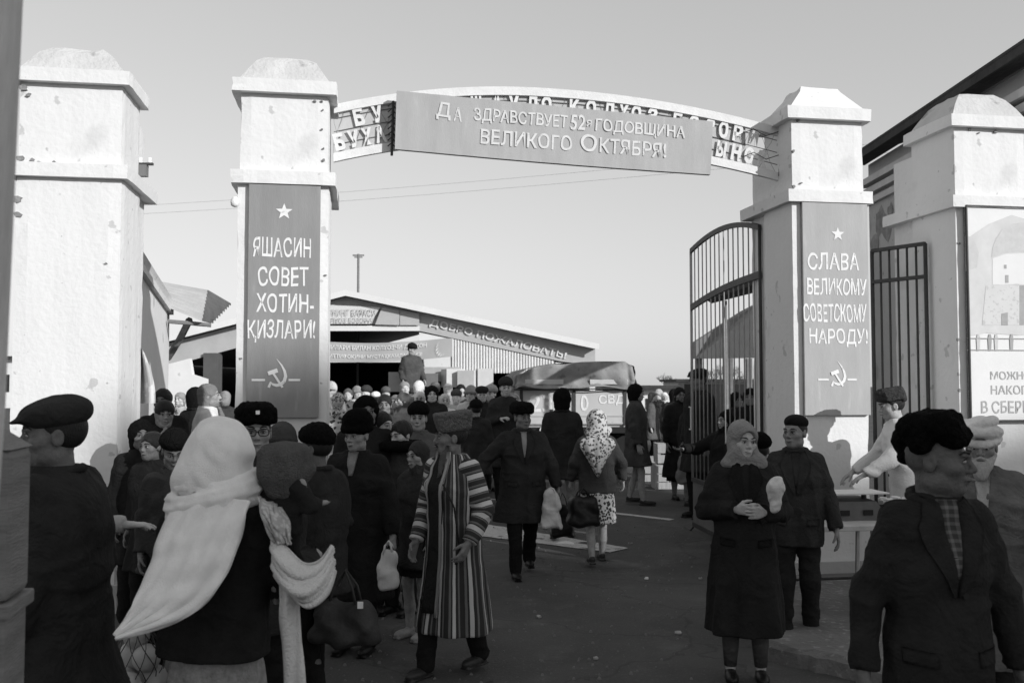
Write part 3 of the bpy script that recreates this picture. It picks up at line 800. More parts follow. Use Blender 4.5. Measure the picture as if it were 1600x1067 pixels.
# ---- left wall with tin awning between the left pillars
lw = thing('left_wall', 'white plastered wall with open plaster edge between the two left pillars', 'wall', (-4.3, 10, 0))
def LW(p): return p - Vector((-4.3, 10, 0))
mb = MB(); a, b_ = P(205, 600, 9.3), P(263, 600, 13.4)
zt_ = 3.0
mb.slab([LW(Vector((a.x, a.y, 0))), LW(Vector((b_.x, b_.y, 0))), LW(Vector((b_.x, b_.y, zt_ - .2))), LW(Vector((a.x, a.y, zt_)))], (1, -.2, 0), .3)
mb.build('plaster_face', wallw, lw)
for dz in (.0, .12):
    mb = MB(); mb.slab([LW(Vector((a.x + .06 - dz * .3, a.y, zt_ + dz))), LW(Vector((b_.x + .06 - dz * .3, b_.y, zt_ + dz - .2))), LW(Vector((b_.x + .06, b_.y, zt_ - .12 + dz))), LW(Vector((a.x + .06, a.y, zt_ + .07 + dz)))], (1, -.2, 0), .2)
    mb.build('coping', plaster, lw)
aw = thing('tin_awning', 'corrugated tin awning on a wooden strut above the left stalls', 'awning', P(280, 600, 13.5))
oa = aw.location
mb = MB(); n = 9
A, B_, C_, D_ = [P(*q) - oa for q in ((236, 438, 14.5), (325, 453, 14.5), (316, 502, 12.9), (226, 466, 12.9))]
def cf2(u, v):
    p = D_.lerp(A, u).lerp(C_.lerp(B_, u), v); return p + Vector((0, -.02, .03)) * math.sin(u * n * 2 * math.pi)
mb.grid(cf2, n * 6, 2); mb.build('tin_sheet', tinroof, aw)
mb = MB(); A2, B2, C2, D2 = [P(*q) - oa for q in ((325, 453, 14.5), (361, 474, 15.5), (330, 505, 14.0), (316, 502, 12.9))]
def cf3(u, v):
    p = D2.lerp(A2, u).lerp(C2.lerp(B2, u), v); return p + Vector((0, -.02, .03)) * math.sin(u * n * 2 * math.pi)
mb.grid(cf3, n * 6, 2); mb.build('tin_sheet', mat('shaded_underside_tin', .12, .7, .3, 3, .1, 20), aw)  # tin coloured dark to give the awning a shaded underside
MB().tube([P(296, 500, 13.2) - oa, P(281, 530, 13.6) - oa, P(262, 560, 13.8) - oa], .05, 6).build('strut', wood, aw)
MB().tube([P(262, 502, 12.9) - oa, P(330, 508, 13.1) - oa], .03, 6).build('eave_beam', wood, aw)
# draped flag poster leaning on the wall
fl = thing('flag_banner', 'grey flag banner with pale marks standing against the left pillar', 'banner', P(212, 640, 8.4))
of = fl.location
MB().tube([P(210, 760, 8.4) - of, P(209, 515, 8.4) - of], .012, 6).build('staff', iron, fl)
mb = MB(); mb.grid(lambda u, v: P(211 + (8 + 24 * math.sin(math.pi * (.15 + .85 * u) * .55)) * v, 530 + 100 * u + 20 * v * (1 - u), 8.4 + .08 * math.sin(v * 6)) - of, 20, 8)
mb.build('cloth', mat('flag_cloth', .42, .85, .1, 3, .1, 20, spots=[(5, .55, .6, .02)]), fl, smooth=True)

# ---- low buildings, stalls and bare trees on the horizon
def lowb(px0, px1, ytop, d, label, m=wallw, ybot=None):
    a, b2 = P(px0, ytop, d), P(px1, ytop, d)
    t = thing('distant_building', label, 'building', ((a.x + b2.x) / 2, d, 0))
    MB().box((0, 3, a.z / 2), (b2.x - a.x, 6, a.z)).build('wall', m, t)
    MB().box((0, 2.8, a.z + .08), (b2.x - a.x + .5, 6.8, .16)).build('roof', darkroof, t)
    mb = MB(); k = 0; x = -(b2.x - a.x) / 2 + .6
    while x < (b2.x - a.x) / 2 - .5:
        mb = MB(); mb.box((x, -.02, a.z * .5), (.6, .06, a.z * .35)); mb.build('window', inner, t); x += 1.6
    return t
lowb(1000, 1062, 607, 48, 'low white stall building between the truck and the dark-coated women')
lowb(1060, 1240, 596, 60, 'long low pale building on the horizon behind the gate leaf', fas)
lowb(930, 1003, 606, 75, 'low pale building on the horizon just right of the truck', fas)
lowb(-500, 250, 560, 70, 'long pale building far behind the left pillars')
rt = random.Random(9)
def bare_tree(px, d, h, label):
    b_ = P(px, 600, d); t = thing('bare_tree', label, 'tree', (b_.x, d, 0))
    tm = mat('bark', .09, .9, .2, 5, .3, 20)
    MB().tube([(0, 0, 0), (.05, 0, h * .25), (-.03, 0, h * .45)], [.14, .11, .09], 6).build('trunk', tm, t)
    mb = MB()
    def br_(p, d_, l, r, dep):
        q = p + d_ * l; mb.tube([p, (p + q) / 2 + Vector((rt.uniform(-.05, .05), rt.uniform(-.05, .05), .02)) * l, q], [r, r * .8, r * .6], 4, False)
        if dep == 0: return
        for _ in range(3):
            v = (d_ + Vector((rt.uniform(-.8, .8), rt.uniform(-.8, .8), rt.uniform(-.1, .6)))).normalized(); br_(q, v, l * rt.uniform(.6, .8), r * .6, dep - 1)
    for k in range(6):
        q = k * 1.05; br_(Vector((0, 0, h * rt.uniform(.25, .45))), Vector((math.cos(q) * .6, math.sin(q) * .6, .8)).normalized(), h * .2, .05, 4)
    mb.build('crown', tm, t)
bare_tree(1046, 80, 2.7, 'bare grey tree on the horizon left of the gate leaf')
bare_tree(1130, 58, 3.4, 'bare tree on the horizon seen through the gate bars')
# crates beside the right-hand women
def crate(px, py_b, d, w_, h_, label, z=0.0):
    b_ = P(px, 600, d); t = thing('crate', label, 'crate', (b_.x, d, z), rt.uniform(-.1, .1))
    k = 0; n = max(2, int(h_ / .12))
    for s in (-1, 1):
        MB().box((s * (w_ / 2 - .02), 0, h_ / 2), (.04, .5, h_)).build('end_panel', woodp, t)
        MB().box((s * (w_ / 2 - .025), -.255, h_ / 2), (.05, .02, h_)).build('post', woodp, t)
    for k in range(n):
        MB().box((0, -.28, (k + .5) * h_ / n), (w_, .018, h_ / n * .82)).build('slat', woodp, t)
    MB().box((0, 0, h_ - .02), (w_ - .09, .48, .03)).build('lid', woodp, t)
    return t
crate(1042, 0, 16.2, .50, .42, 'wooden crate on the ground between the woman in profile and the long-coated woman')
crate(1044, 0, 16.3, .46, .34, 'wooden crate stacked on top of the one between the two groups of women', .43)
crate(1020, 0, 17.4, .5, .45, 'slatted crate half hidden behind the woman in profile')

# ============================================================ TRUCK
tk = thing('covered_truck', 'canvas-covered truck seen from behind with numerals painted on its tailgate', 'truck', (P(898, 600, 17.6).x, 17.6, 0), R(4))
TW, TL = 2.30, 3.9
def tb(c, d, nm, m=trkpaint, bev=.01, **k): return MB().box(c, d).build(nm, m, tk, bevel=bev, **k)
ZB = 1.03; ZT = 1.68       # tailgate bottom/top
tb((0, TL / 2, ZB - .05), (TW, TL, .10), 'bed')
tg = tb((0, -.02, (ZB + ZT) / 2), (TW, .05, ZT - ZB), 'tailgate', mat('tailgate_paint', .48, .6, .08, 3, .05, 30, spots=[(8, .66, .25, .05)]))
for x in (-1.02, -.02, .95): MB().box((x, -.055, (ZB + ZT) / 2 - .0), (.06, .025, ZT - ZB + .02)).build('stiffener', iron, tg)
for z in (ZB + .03, ZB + .17): MB().box((0, -.052, z), (TW, .012, .02)).build('rib', trkpaint, tg)
for x in (-1.1, 1.1): MB().box((x, TL / 2, (ZB + ZT) / 2), (.05, TL, ZT - ZB)).build('side_board', trkpaint, tk)
for s, x0_, wd_, z0_, ht_ in (('23', -.86, .42, 1.27, .32), ('0', .10, .15, 1.30, .30), ('СВД', .45, .50, 1.40, .20)):
    mb = MB(); text(mb, s, Matrix.Translation((0, -.05, 0)), x0_, z0_, wd_, ht_, .015, .003); mb.build('lettering', whitep, tg)
for x in (-.45, .42): MB().box((x, -.06, ZB + .27), (.06, .03, .05)).build('hook', iron, tg)
# canvas tilt
def hoop(u):  # 0..1 across : profile of canvas
    prof = [(-1.16, 1.66), (-1.16, 1.80), (-1.12, 1.95), (-.92, 2.08), (-.45, 2.17), (0, 2.20), (.5, 2.22), (.95, 2.22), (1.12, 2.14), (1.16, 1.9), (1.17, 1.66)]
    q = u * (len(prof) - 1); k = min(int(q), len(prof) - 2); f = q - k
    return prof[k][0] * (1 - f) + prof[k + 1][0] * f, prof[k][1] * (1 - f) + prof[k + 1][1] * f
def cfn(u, v):
    x, z = hoop(u); sg = 1 + .018 * math.sin(v * 9.4) + .008 * math.sin(u * 40 + v * 7) + .005 * math.sin(u * 90 - v * 30)
    return Vector((x * sg, -.08 + v * (TL + .1), ZT + (z - ZT) * (1 + .03 * abs(math.sin(v * 9.42)) * (z > 1.9)) + .006 * math.sin(u * 31 + v * 17)))
mb = MB(); mb.grid(lambda u, v: cfn(u, v), 60, 40); mb.build('canvas_cover', canvas, tk, smooth=True)
mb = MB()
def cback(u, v):
    x, z = hoop(.04 + .92 * u); z0 = ZT + .05
    zz = z0 + (z - z0) * v; y = -.10 - .035 * abs(math.sin(u * 13 + v * 3 + 1.5 * math.sin(v * 4))) - .03 * math.sin(u * 7 + v * 6) - .10 * (1 - v) + .02 * math.sin(u * 61)
    return Vector((x * (1 - .02 * v), y, zz - .02 * math.sin(u * 19) * (1 - v) + .012 * math.sin(u * 33 + v * 9)))
mb.grid(cback, 90, 14); mb.build('canvas_flap', canvas, tk, smooth=True)
for x, y in ((-.60, 0), (.62, 0)): MB().box((x, -.19, ZT + .16), (.72, .02, .09)).build('reinforcing_strip', mat('pale_canvas', .5, .9), tk, bevel=.005)
mb = MB(); mb.tube([(-1.2, -.13, ZT + .08), (-.9, -.19, ZT + .02), (-.4, -.19, ZT + .05), (.3, -.19, ZT + .03), (1.1, -.15, ZT + .06)], .012, 5); mb.build('rope', iron, tk)
mb = MB(); mb.box((0, .25, ZB - .17), (TW - .3, .12, .10)); 
for x in (-.42, .42): mb.box((x, TL / 2, ZB - .19), (.1, TL + 1.6, .16))
mb.build('chassis', black, tk)
for s in (-1, 1):
    for dx in (0, .24):
        wq = MB(); x = s * (.98 - dx); wq.tube([(x - .11, .95, .46), (x - .10, .95, .46), (x + .10, .95, .46), (x + .11, .95, .46)], [.38, .46, .46, .38], 24)
        wh = wq.build('wheel', black, tk, smooth=False)
        r_ = MB(); r_.tube([(x - .115, .95, .46), (x + .115, .95, .46)], .2, 16); r_.build('rim', trkpaint, wh)
    wq = MB(); x = s * .95; wq.tube([(x - .12, 4.9, .46), (x + .12, 4.9, .46)], .46, 24); wq.build('wheel', black, tk)
    MB().tube([(s * .62, -.10, ZB - .09), (s * .62, -.14, ZB - .09)], .065, 14).build('tail_lamp', mat('lamp_lens', .6, .3), tk)
    MB().box((s * .98, .5, .62), (.42, .02, .5)).build('mud_flap', black, tk)
MB().box((-.42, -.12, ZB - .26), (.38, .02, .19)).build('number_plate', paper, tk)
mb = MB(); mb.box((0, 5.0, 1.25), (1.9, 1.7, 1.1)); mb.box((0, 4.7, 1.85), (1.8, 1.2, .5)); mb.build('cab', trkpaint, tk, bevel=.08)
mb = MB(); mb.box((0, .2, ZB - .10), (TW, .5, .12)); mb.build('rear_beam', black, tk, bevel=.01)
MB().slab([Vector((.72, .55, .93)), Vector((.72, .55, .45)), Vector((1.15, .55, .45)), Vector((1.15, .55, .93))], (0, -1, 0), .03).build('mud_guard', trkpaint, tk)

# ---- flatbed cart with cartons behind the crowd, on which a man stands
ct = thing('flatbed_truck', 'loaded flatbed behind the crowd on which the tall man stands', 'truck', (P(672, 600, 21.5).x, 21.5, 0), R(3))
MB().box((0, 0, .92), (3.9, 2.0, .14)).build('bed', trkpaint, ct, bevel=.01)
MB().box((0, -1.0, 1.12), (3.9, .05, .32)).build('side_board', trkpaint, ct, bevel=.01)
for x in (-1.4, 1.4):
    for y in (-.8, .8): MB().tube([(x, y - .12, .42), (x, y + .12, .42)], .42, 20).build('wheel', black, ct)
def cpl(px, py, d, s, label, rz=0., name='carton', m=card):
    b_ = P(px, py, d); o = MB().box((0, 0, s[2] / 2), s).build(name, m, None, bevel=.006); o.location = (b_.x, d, b_.z); o.rotation_euler = (0, 0, rz)
    return tag(o, label, 'box', 'cartons loaded on the flatbed')
cpl(620, 612, 20.9, (.34, .3, .44), 'upright cardboard carton left of the man standing on the flatbed')
cpl(663, 604, 21.4, (.62, .5, .30), 'low dark carton just right of the standing man', .1, m=mat('dark_card', .16, .9))
cpl(707, 605, 21.5, (.42, .45, .42), 'tilted pale carton in the middle of the load', .35, m=mat('pale_card', .55, .9))
cpl(731, 606, 21.3, (.40, .4, .40), 'ribbed pale carton right of the tilted one', -.2, m=mat('pale_card', .55, .9))
cpl(757, 606, 21.4, (.36, .4, .44), 'pale sack-like carton at the right end of the load', .15, m=mat('pale_card', .55, .9))
cpl(690, 596, 22.0, (.9, .5, .34), 'wide grey carton at the back of the load', .0, m=mat('grey_card', .40, .9))

# ============================================================ VENDOR TABLE
vt = thing('vendor_table', 'low trestle table with pale top standing before the right pillar', 'table', (P(1335, 600, 7.2).x, 7.15, .07), ANG)
MB().box((0, 0, .68), (.98, .62, .04)).build('tabletop', mat('table_top', .45, .8, .2, 5, .2, 30), vt, bevel=.006)
for x, y in ((-.16, -.26), (-.44, .26), (.44, .26), (.44, -.26)):
    MB().tube([(x, y, .66), (x - .02, y, 0)], .016, 6).build('leg', bar_g, vt)
MB().tube([(-.18, -.26, .12), (.10, .1, .30), (.44, .26, .40)], .013, 6).build('brace', bar_g, vt)
MB().tube([(-.44, .26, .20), (.44, .26, .20)], .012, 6).build('brace', iron, vt)
sc = thing('counter_scale', 'grey shop scale with long flat tray on the vendor table', 'scale', vt.matrix_basis @ Vector((-.05, .05, .70)), ANG)
m_ = MB(); m_.v = [(-.22, -.13, 0), (.22, -.13, 0), (.22, .12, 0), (-.22, .12, 0), (-.20, -.11, .14), (.16, -.11, .14), (.14, .12, .16), (-.2, .12, .16), (.22, -.11, .07), (.22, .12, .09)]
m_.f = [(0, 3, 2, 1), (0, 1, 8, 5, 4), (3, 7, 6, 9, 2), (0, 4, 7, 3), (4, 5, 6, 7), (5, 8, 9, 6), (1, 2, 9, 8)]
m_.build('housing', mat('scale_grey', .10, .5, .2, 8, .1, 40), sc)
for x in (-.11, .08): MB().box((x, -.133, .06), (.075, .008, .04)).build('window', black, sc)
MB().box((0, 0, .20), (.52, .26, .012)).build('tray', iron_w, sc, bevel=.003)
MB().tube([(-.15, 0, .15), (-.15, 0, .195)], .02, 8).build('post', iron, sc); MB().tube([(.12, 0, .13), (.12, 0, .195)], .02, 8).build('post', iron, sc)
bx = thing('goods_box', 'shallow dark box heaped with small goods beside the scale', 'box', vt.matrix_basis @ Vector((.32, .0, .70)), ANG + .1)
MB().box((0, 0, .05), (.26, .36, .10)).build('tray', iron, bx)
rr = random.Random(4)
mb = MB()
for k in range(26): mb.box((rr.uniform(-.11, .11), rr.uniform(-.16, .16), .11 + rr.uniform(0, .03)), (.05, .035, .03), Matrix.Rotation(rr.uniform(0, 3), 4, 'Z'))
mb.build('wrapped_goods', paper, bx, kind='stuff')
# rubble sack under the table
# ============================================================ IMPLICIT SURFACES FOR PEOPLE
def axis(lo, hi, coarse, fine):
    """grid coordinates with locally fine spacing; fine = [(a,b,h)]"""
    out = [lo]; x = lo
    while x < hi:
        h = coarse
        for a, b, hh in fine:
            if a - coarse * .6 < x < b: h = min(h, hh)
            elif x < a and x + h > a - hh: h = min(h, max(hh, (a - x)))
        x += h; out.append(x)
    return np.array(out, dtype=np.float32)
class SDF:
    def __init__(s, xs, ys, zs):
        s.xs, s.ys, s.zs = xs, ys, zs; s.F = np.full((len(xs), len(ys), len(zs)), 9.0, dtype=np.float32)
    def _sl(s, lo, hi):
        i = [(max(0, np.searchsorted(a, l) - 2), min(len(a), np.searchsorted(a, h) + 2)) for a, l, h in zip((s.xs, s.ys, s.zs), lo, hi)]
        if any(b - a < 1 for a, b in i): return None
        return tuple(slice(a, b) for a, b in i)
    def put(s, fn, lo, hi, k=.02, op='add'):
        m = .03 + k * 1.5
        sl = s._sl([l - m for l in lo], [h + m for h in hi])
        if sl is None: return
        X = s.xs[sl[0]][:, None, None]; Y = s.ys[sl[1]][None, :, None]; Z = s.zs[sl[2]][None, None, :]
        d = fn(X, Y, Z); a = s.F[sl]
        if op == 'add':
            if k > 0:
                h = np.clip(.5 + .5 * (a - d) / k, 0, 1); s.F[sl] = a * (1 - h) + d * h - k * h * (1 - h)
            else: s.F[sl] = np.minimum(a, d)
        else:   # subtract
            d = -d
            if k > 0:
                h = np.clip(.5 - .5 * (a - d) / k, 0, 1); s.F[sl] = a * (1 - h) + d * h + k * h * (1 - h)
            else: s.F[sl] = np.maximum(a, d)
    def cone(s, a, b, ra, rb, k=.02, op='add', fold=None):
        a = np.array(a, float); b = np.array(b, float); ba = b - a; L2 = max(float(ba @ ba), 1e-9); rm = max(ra, rb)
        def fn(X, Y, Z):
            px, py, pz = X - a[0], Y - a[1], Z - a[2]
            t = np.clip((px * ba[0] + py * ba[1] + pz * ba[2]) / L2, 0, 1)
            d = np.sqrt((px - t * ba[0]) ** 2 + (py - t * ba[1]) ** 2 + (pz - t * ba[2]) ** 2) - (ra + (rb - ra) * t)
            if fold is not None: d = d + fold(X, Y, Z, t)
            return d
        s.put(fn, np.minimum(a, b) - rm, np.maximum(a, b) + rm, k, op)
    def ell(s, c, r, Rm=None, k=.02, op='add', fold=None):
        c = np.array(c, float); r = np.array(r, float); rm = float(r.max())
        def fn(X, Y, Z):
            x, y, z = X - c[0], Y - c[1], Z - c[2]
            if Rm is not None:
                x, y, z = (Rm[0][0] * x + Rm[1][0] * y + Rm[2][0] * z, Rm[0][1] * x + Rm[1][1] * y + Rm[2][1] * z, Rm[0][2] * x + Rm[1][2] * y + Rm[2][2] * z)
            k0 = np.sqrt((x / r[0]) ** 2 + (y / r[1]) ** 2 + (z / r[2]) ** 2); k1 = np.sqrt((x / r[0] ** 2) ** 2 + (y / r[1] ** 2) ** 2 + (z / r[2] ** 2) ** 2)
            d = k0 * (k0 - 1) / np.maximum(k1, 1e-6)
            if fold is not None: d = d + fold(x, y, z)
            return d
        s.put(fn, c - rm, c + rm, k, op)
    def rbox(s, c, h, rad, Rm=None, k=.01, op='add', taper=0.0, fold=None):
        c = np.array(c, float); h = np.array(h, float); rm = float(np.linalg.norm(h))
        def fn(X, Y, Z):
            x, y, z = X - c[0], Y - c[1], Z - c[2]
            if Rm is not None:
                x, y, z = (Rm[0][0] * x + Rm[1][0] * y + Rm[2][0] * z, Rm[0][1] * x + Rm[1][1] * y + Rm[2][1] * z, Rm[0][2] * x + Rm[1][2] * y + Rm[2][2] * z)
            f = 1 + taper * z / h[2]
            qx, qy, qz = np.abs(x) / f - h[0] + rad, np.abs(y) / f - h[1] + rad, np.abs(z) - h[2] + rad
            qx, qy, qz = np.broadcast_arrays(qx, qy, qz)
            d = np.sqrt(np.maximum(qx, 0) ** 2 + np.maximum(qy, 0) ** 2 + np.maximum(qz, 0) ** 2) + np.minimum(np.maximum(qx, np.maximum(qy, qz)), 0) - rad
            if fold is not None: d = d + fold(x, y, z)
            return d
        s.put(fn, c - rm, c + rm, k, op)
    def loft(s, secs, k=.03, p=2.3, fold=None, op='add', ends=True):
        """secs: rows (z, cx, cy, rx, ry) from low to high"""
        q = np.array(secs, float); z = q[:, 0]
        zi = np.linspace(z[0], z[-1], 80)
        # smooth interpolation
        cols = []
        for j in range(1, 5):
            v = np.interp(zi, z, q[:, j]); kk = np.ones(7) / 7; v2 = np.convolve(np.pad(v, 3, mode='edge'), kk, mode='valid'); cols.append(v2)
        rx = q[:, 3].max(); ry = q[:, 4].max()
        def fn(X, Y, Z):
            cx, cy, ax, ay = [np.interp(Z, zi, c) for c in cols]
            u = np.abs((X - cx) / ax); v = np.abs((Y - cy) / ay)
            r = (u ** p + v ** p) ** (1 / p)
            d = (r - 1) * np.minimum(ax, ay)
            if fold is not None: d = d + fold(X - cx, Y - cy, Z)
            return np.maximum(np.maximum(d, Z - z[-1]), z[0] - Z)
        cxm, cym = q[:, 1], q[:, 2]
        s.put(fn, (cxm.min() - rx, cym.min() - ry, z[0]), (cxm.max() + rx, cym.max() + ry, z[-1]), k, op)
    def mesh(s):
        F = s.F; nx, ny, nz = F.shape; S = F < 0
        C = S[:-1, :-1, :-1].astype(np.uint8)
        corners = [(0, 0, 0), (1, 0, 0), (0, 1, 0), (1, 1, 0), (0, 0, 1), (1, 0, 1), (0, 1, 1), (1, 1, 1)]
        cnt = np.zeros((nx - 1, ny - 1, nz - 1), np.uint8)
        for a, b, c in corners: cnt += S[a:nx - 1 + a, b:ny - 1 + b, c:nz - 1 + c]
        act = np.nonzero((cnt > 0) & (cnt < 8)); I, J, K = act; n = len(I)
        if n == 0: return np.zeros((0, 3)), np.zeros((0, 4), int)
        pos = np.zeros((n, 3)); num = np.zeros(n)
        ax = (s.xs, s.ys, s.zs)
        for a in range(8):
            for d in range(3):
                ca = corners[a]
                if ca[d]: continue
                cb = list(ca); cb[d] = 1
                fa = F[I + ca[0], J + ca[1], K + ca[2]]; fb = F[I + cb[0], J + cb[1], K + cb[2]]
                m = (fa < 0) != (fb < 0)
                t = np.where(m, fa / np.where(m, fa - fb, 1), 0)
                pa = [ax[e][(I, J, K)[e] + ca[e]] for e in range(3)]; pb = [ax[e][(I, J, K)[e] + cb[e]] for e in range(3)]
                for e in range(3): pos[:, e] += np.where(m, pa[e] + (pb[e] - pa[e]) * t, 0)
                num += m
        pos /= num[:, None]
        idx = np.full((nx - 1, ny - 1, nz - 1), -1, np.int32); idx[I, J, K] = np.arange(n)
        quads = []
        # x edges
        def emit(m, q):
            i, j, k = np.nonzero(m); return i, j, k
        A, B = S[:-1, 1:-1, 1:-1], S[1:, 1:-1, 1:-1]; i, j, k = np.nonzero(A != B); f = A[i, j, k]; j = j + 1; k = k + 1
        q = np.stack([idx[i, j - 1, k - 1], idx[i, j, k - 1], idx[i, j, k], idx[i, j - 1, k]], 1); q[~f] = q[~f][:, ::-1]; quads.append(q)
        A, B = S[1:-1, :-1, 1:-1], S[1:-1, 1:, 1:-1]; i, j, k = np.nonzero(A != B); f = A[i, j, k]; i = i + 1; k = k + 1
        q = np.stack([idx[i - 1, j, k - 1], idx[i - 1, j, k], idx[i, j, k], idx[i, j, k - 1]], 1); q[~f] = q[~f][:, ::-1]; quads.append(q)
        A, B = S[1:-1, 1:-1, :-1], S[1:-1, 1:-1, 1:]; i, j, k = np.nonzero(A != B); f = A[i, j, k]; i = i + 1; j = j + 1
        q = np.stack([idx[i - 1, j - 1, k], idx[i, j - 1, k], idx[i, j, k], idx[i - 1, j, k]], 1); q[~f] = q[~f][:, ::-1]; quads.append(q)
        return pos, np.concatenate(quads)
NTRI = [0]
def npmesh(name, V, Q, m, parent=None, attr=None):
    me = bpy.data.meshes.new(name); n = len(V); q = len(Q)
    me.vertices.add(n); me.vertices.foreach_set('co', np.asarray(V, np.float32).ravel())
    me.loops.add(q * 4); me.loops.foreach_set('vertex_index', np.asarray(Q, np.int32).ravel())
    me.polygons.add(q); me.polygons.foreach_set('loop_start', np.arange(0, 4 * q, 4, dtype=np.int32)); me.polygons.foreach_set('loop_total', np.full(q, 4, np.int32))
    me.polygons.foreach_set('use_smooth', np.ones(q, bool))
    if attr is not None:
        for an, av in attr.items():
            a = me.attributes.new(an, 'FLOAT', 'POINT'); a.data.foreach_set('value', np.asarray(av, np.float32))
    me.update(calc_edges=True); me.materials.append(m)
    NTRI[0] += 2 * q
    o = bpy.data.objects.new(name, me); COL.objects.link(o)
    if parent is not None: o.parent = parent
    return o

def wrinkle(rg, amp, sx, sy, sz):
    """smooth pseudo-noise displacement"""
    ph = [rg.uniform(0, 6.28) for _ in range(6)]; ds = [(rg.uniform(-1, 1) * sx, rg.uniform(-1, 1) * sy, rg.uniform(.5, 1) * sz * rg.choice((-1, 1))) for _ in range(4)]
    def f(X, Y, Z):
        a = np.sin(X * ds[0][0] + Y * ds[0][1] + Z * ds[0][2] + ph[0] + 1.5 * np.sin(Z * ds[1][2] * .6 + X * ds[1][0] * .5 + ph[4]))
        b = np.sin(X * ds[1][0] + Y * ds[1][1] + Z * ds[1][2] + ph[1] + 1.3 * np.sin(X * ds[0][0] * .7 + ph[5]))
        c = np.sin(X * ds[2][0] * 2 + Y * ds[2][1] * 2 + Z * ds[2][2] * 1.7 + ph[2])
        r = 1 - np.abs(np.sin(.5 * (X * ds[3][0] + Y * ds[3][1] + Z * ds[3][2]) + ph[3] + 1.2 * a)) * 2.2
        return amp * (.35 * a + .3 * b * a + .25 * c - .55 * np.maximum(r, -.3))
    return f
def fur(amp, s=160):
    def f(x, y, z): return amp * (np.sin(x * s + 3 * np.sin(z * s * .4)) * np.sin(y * s * 1.1 + 2 * np.sin(x * s * .3)) + .7 * np.sin(z * s * .9 + 2.5 * np.sin(y * s * .37)) * np.sin(x * s * .53 + 1.7))
    return f

SKINS = {}
def skin(g):
    if g not in SKINS:
        m = mat('skin_%g' % g, g * 1.25, .6, .28, 26, .25, 90, spec=.3)
        SKINS[g] = m
    return SKINS[g]
furm = {}
def furmat(g):
    return mat('fur_%g' % g, g, .95, .5, 60, 1.0, 140, spec=.05)
hairm = mat('dark_hair', .012, .5, .4, 20, .5, 100, stretch=(3, 3, 1))
eyew = mat('eye_white', .35, .3, .05, 5, 0); eyed = mat('eye_dark', .01, .25, .1, 5, 0)
leather = mat('dark_leather', .012, .45, .3, 6, .25, 40)
HAT = {'fur': .055, 'ushanka': .04, 'papakha': .095, 'flatcap': .03, 'skullcap': .025, 'turban': .055, 'knit': .045, 'tallfur': .085, 'kerchief': .018, 'shawl': .022, 'hair': .02, 'bigfur': .07, 'hood': .02, 'none': 0.0, 'fluffy': .02}
HEADK = {}

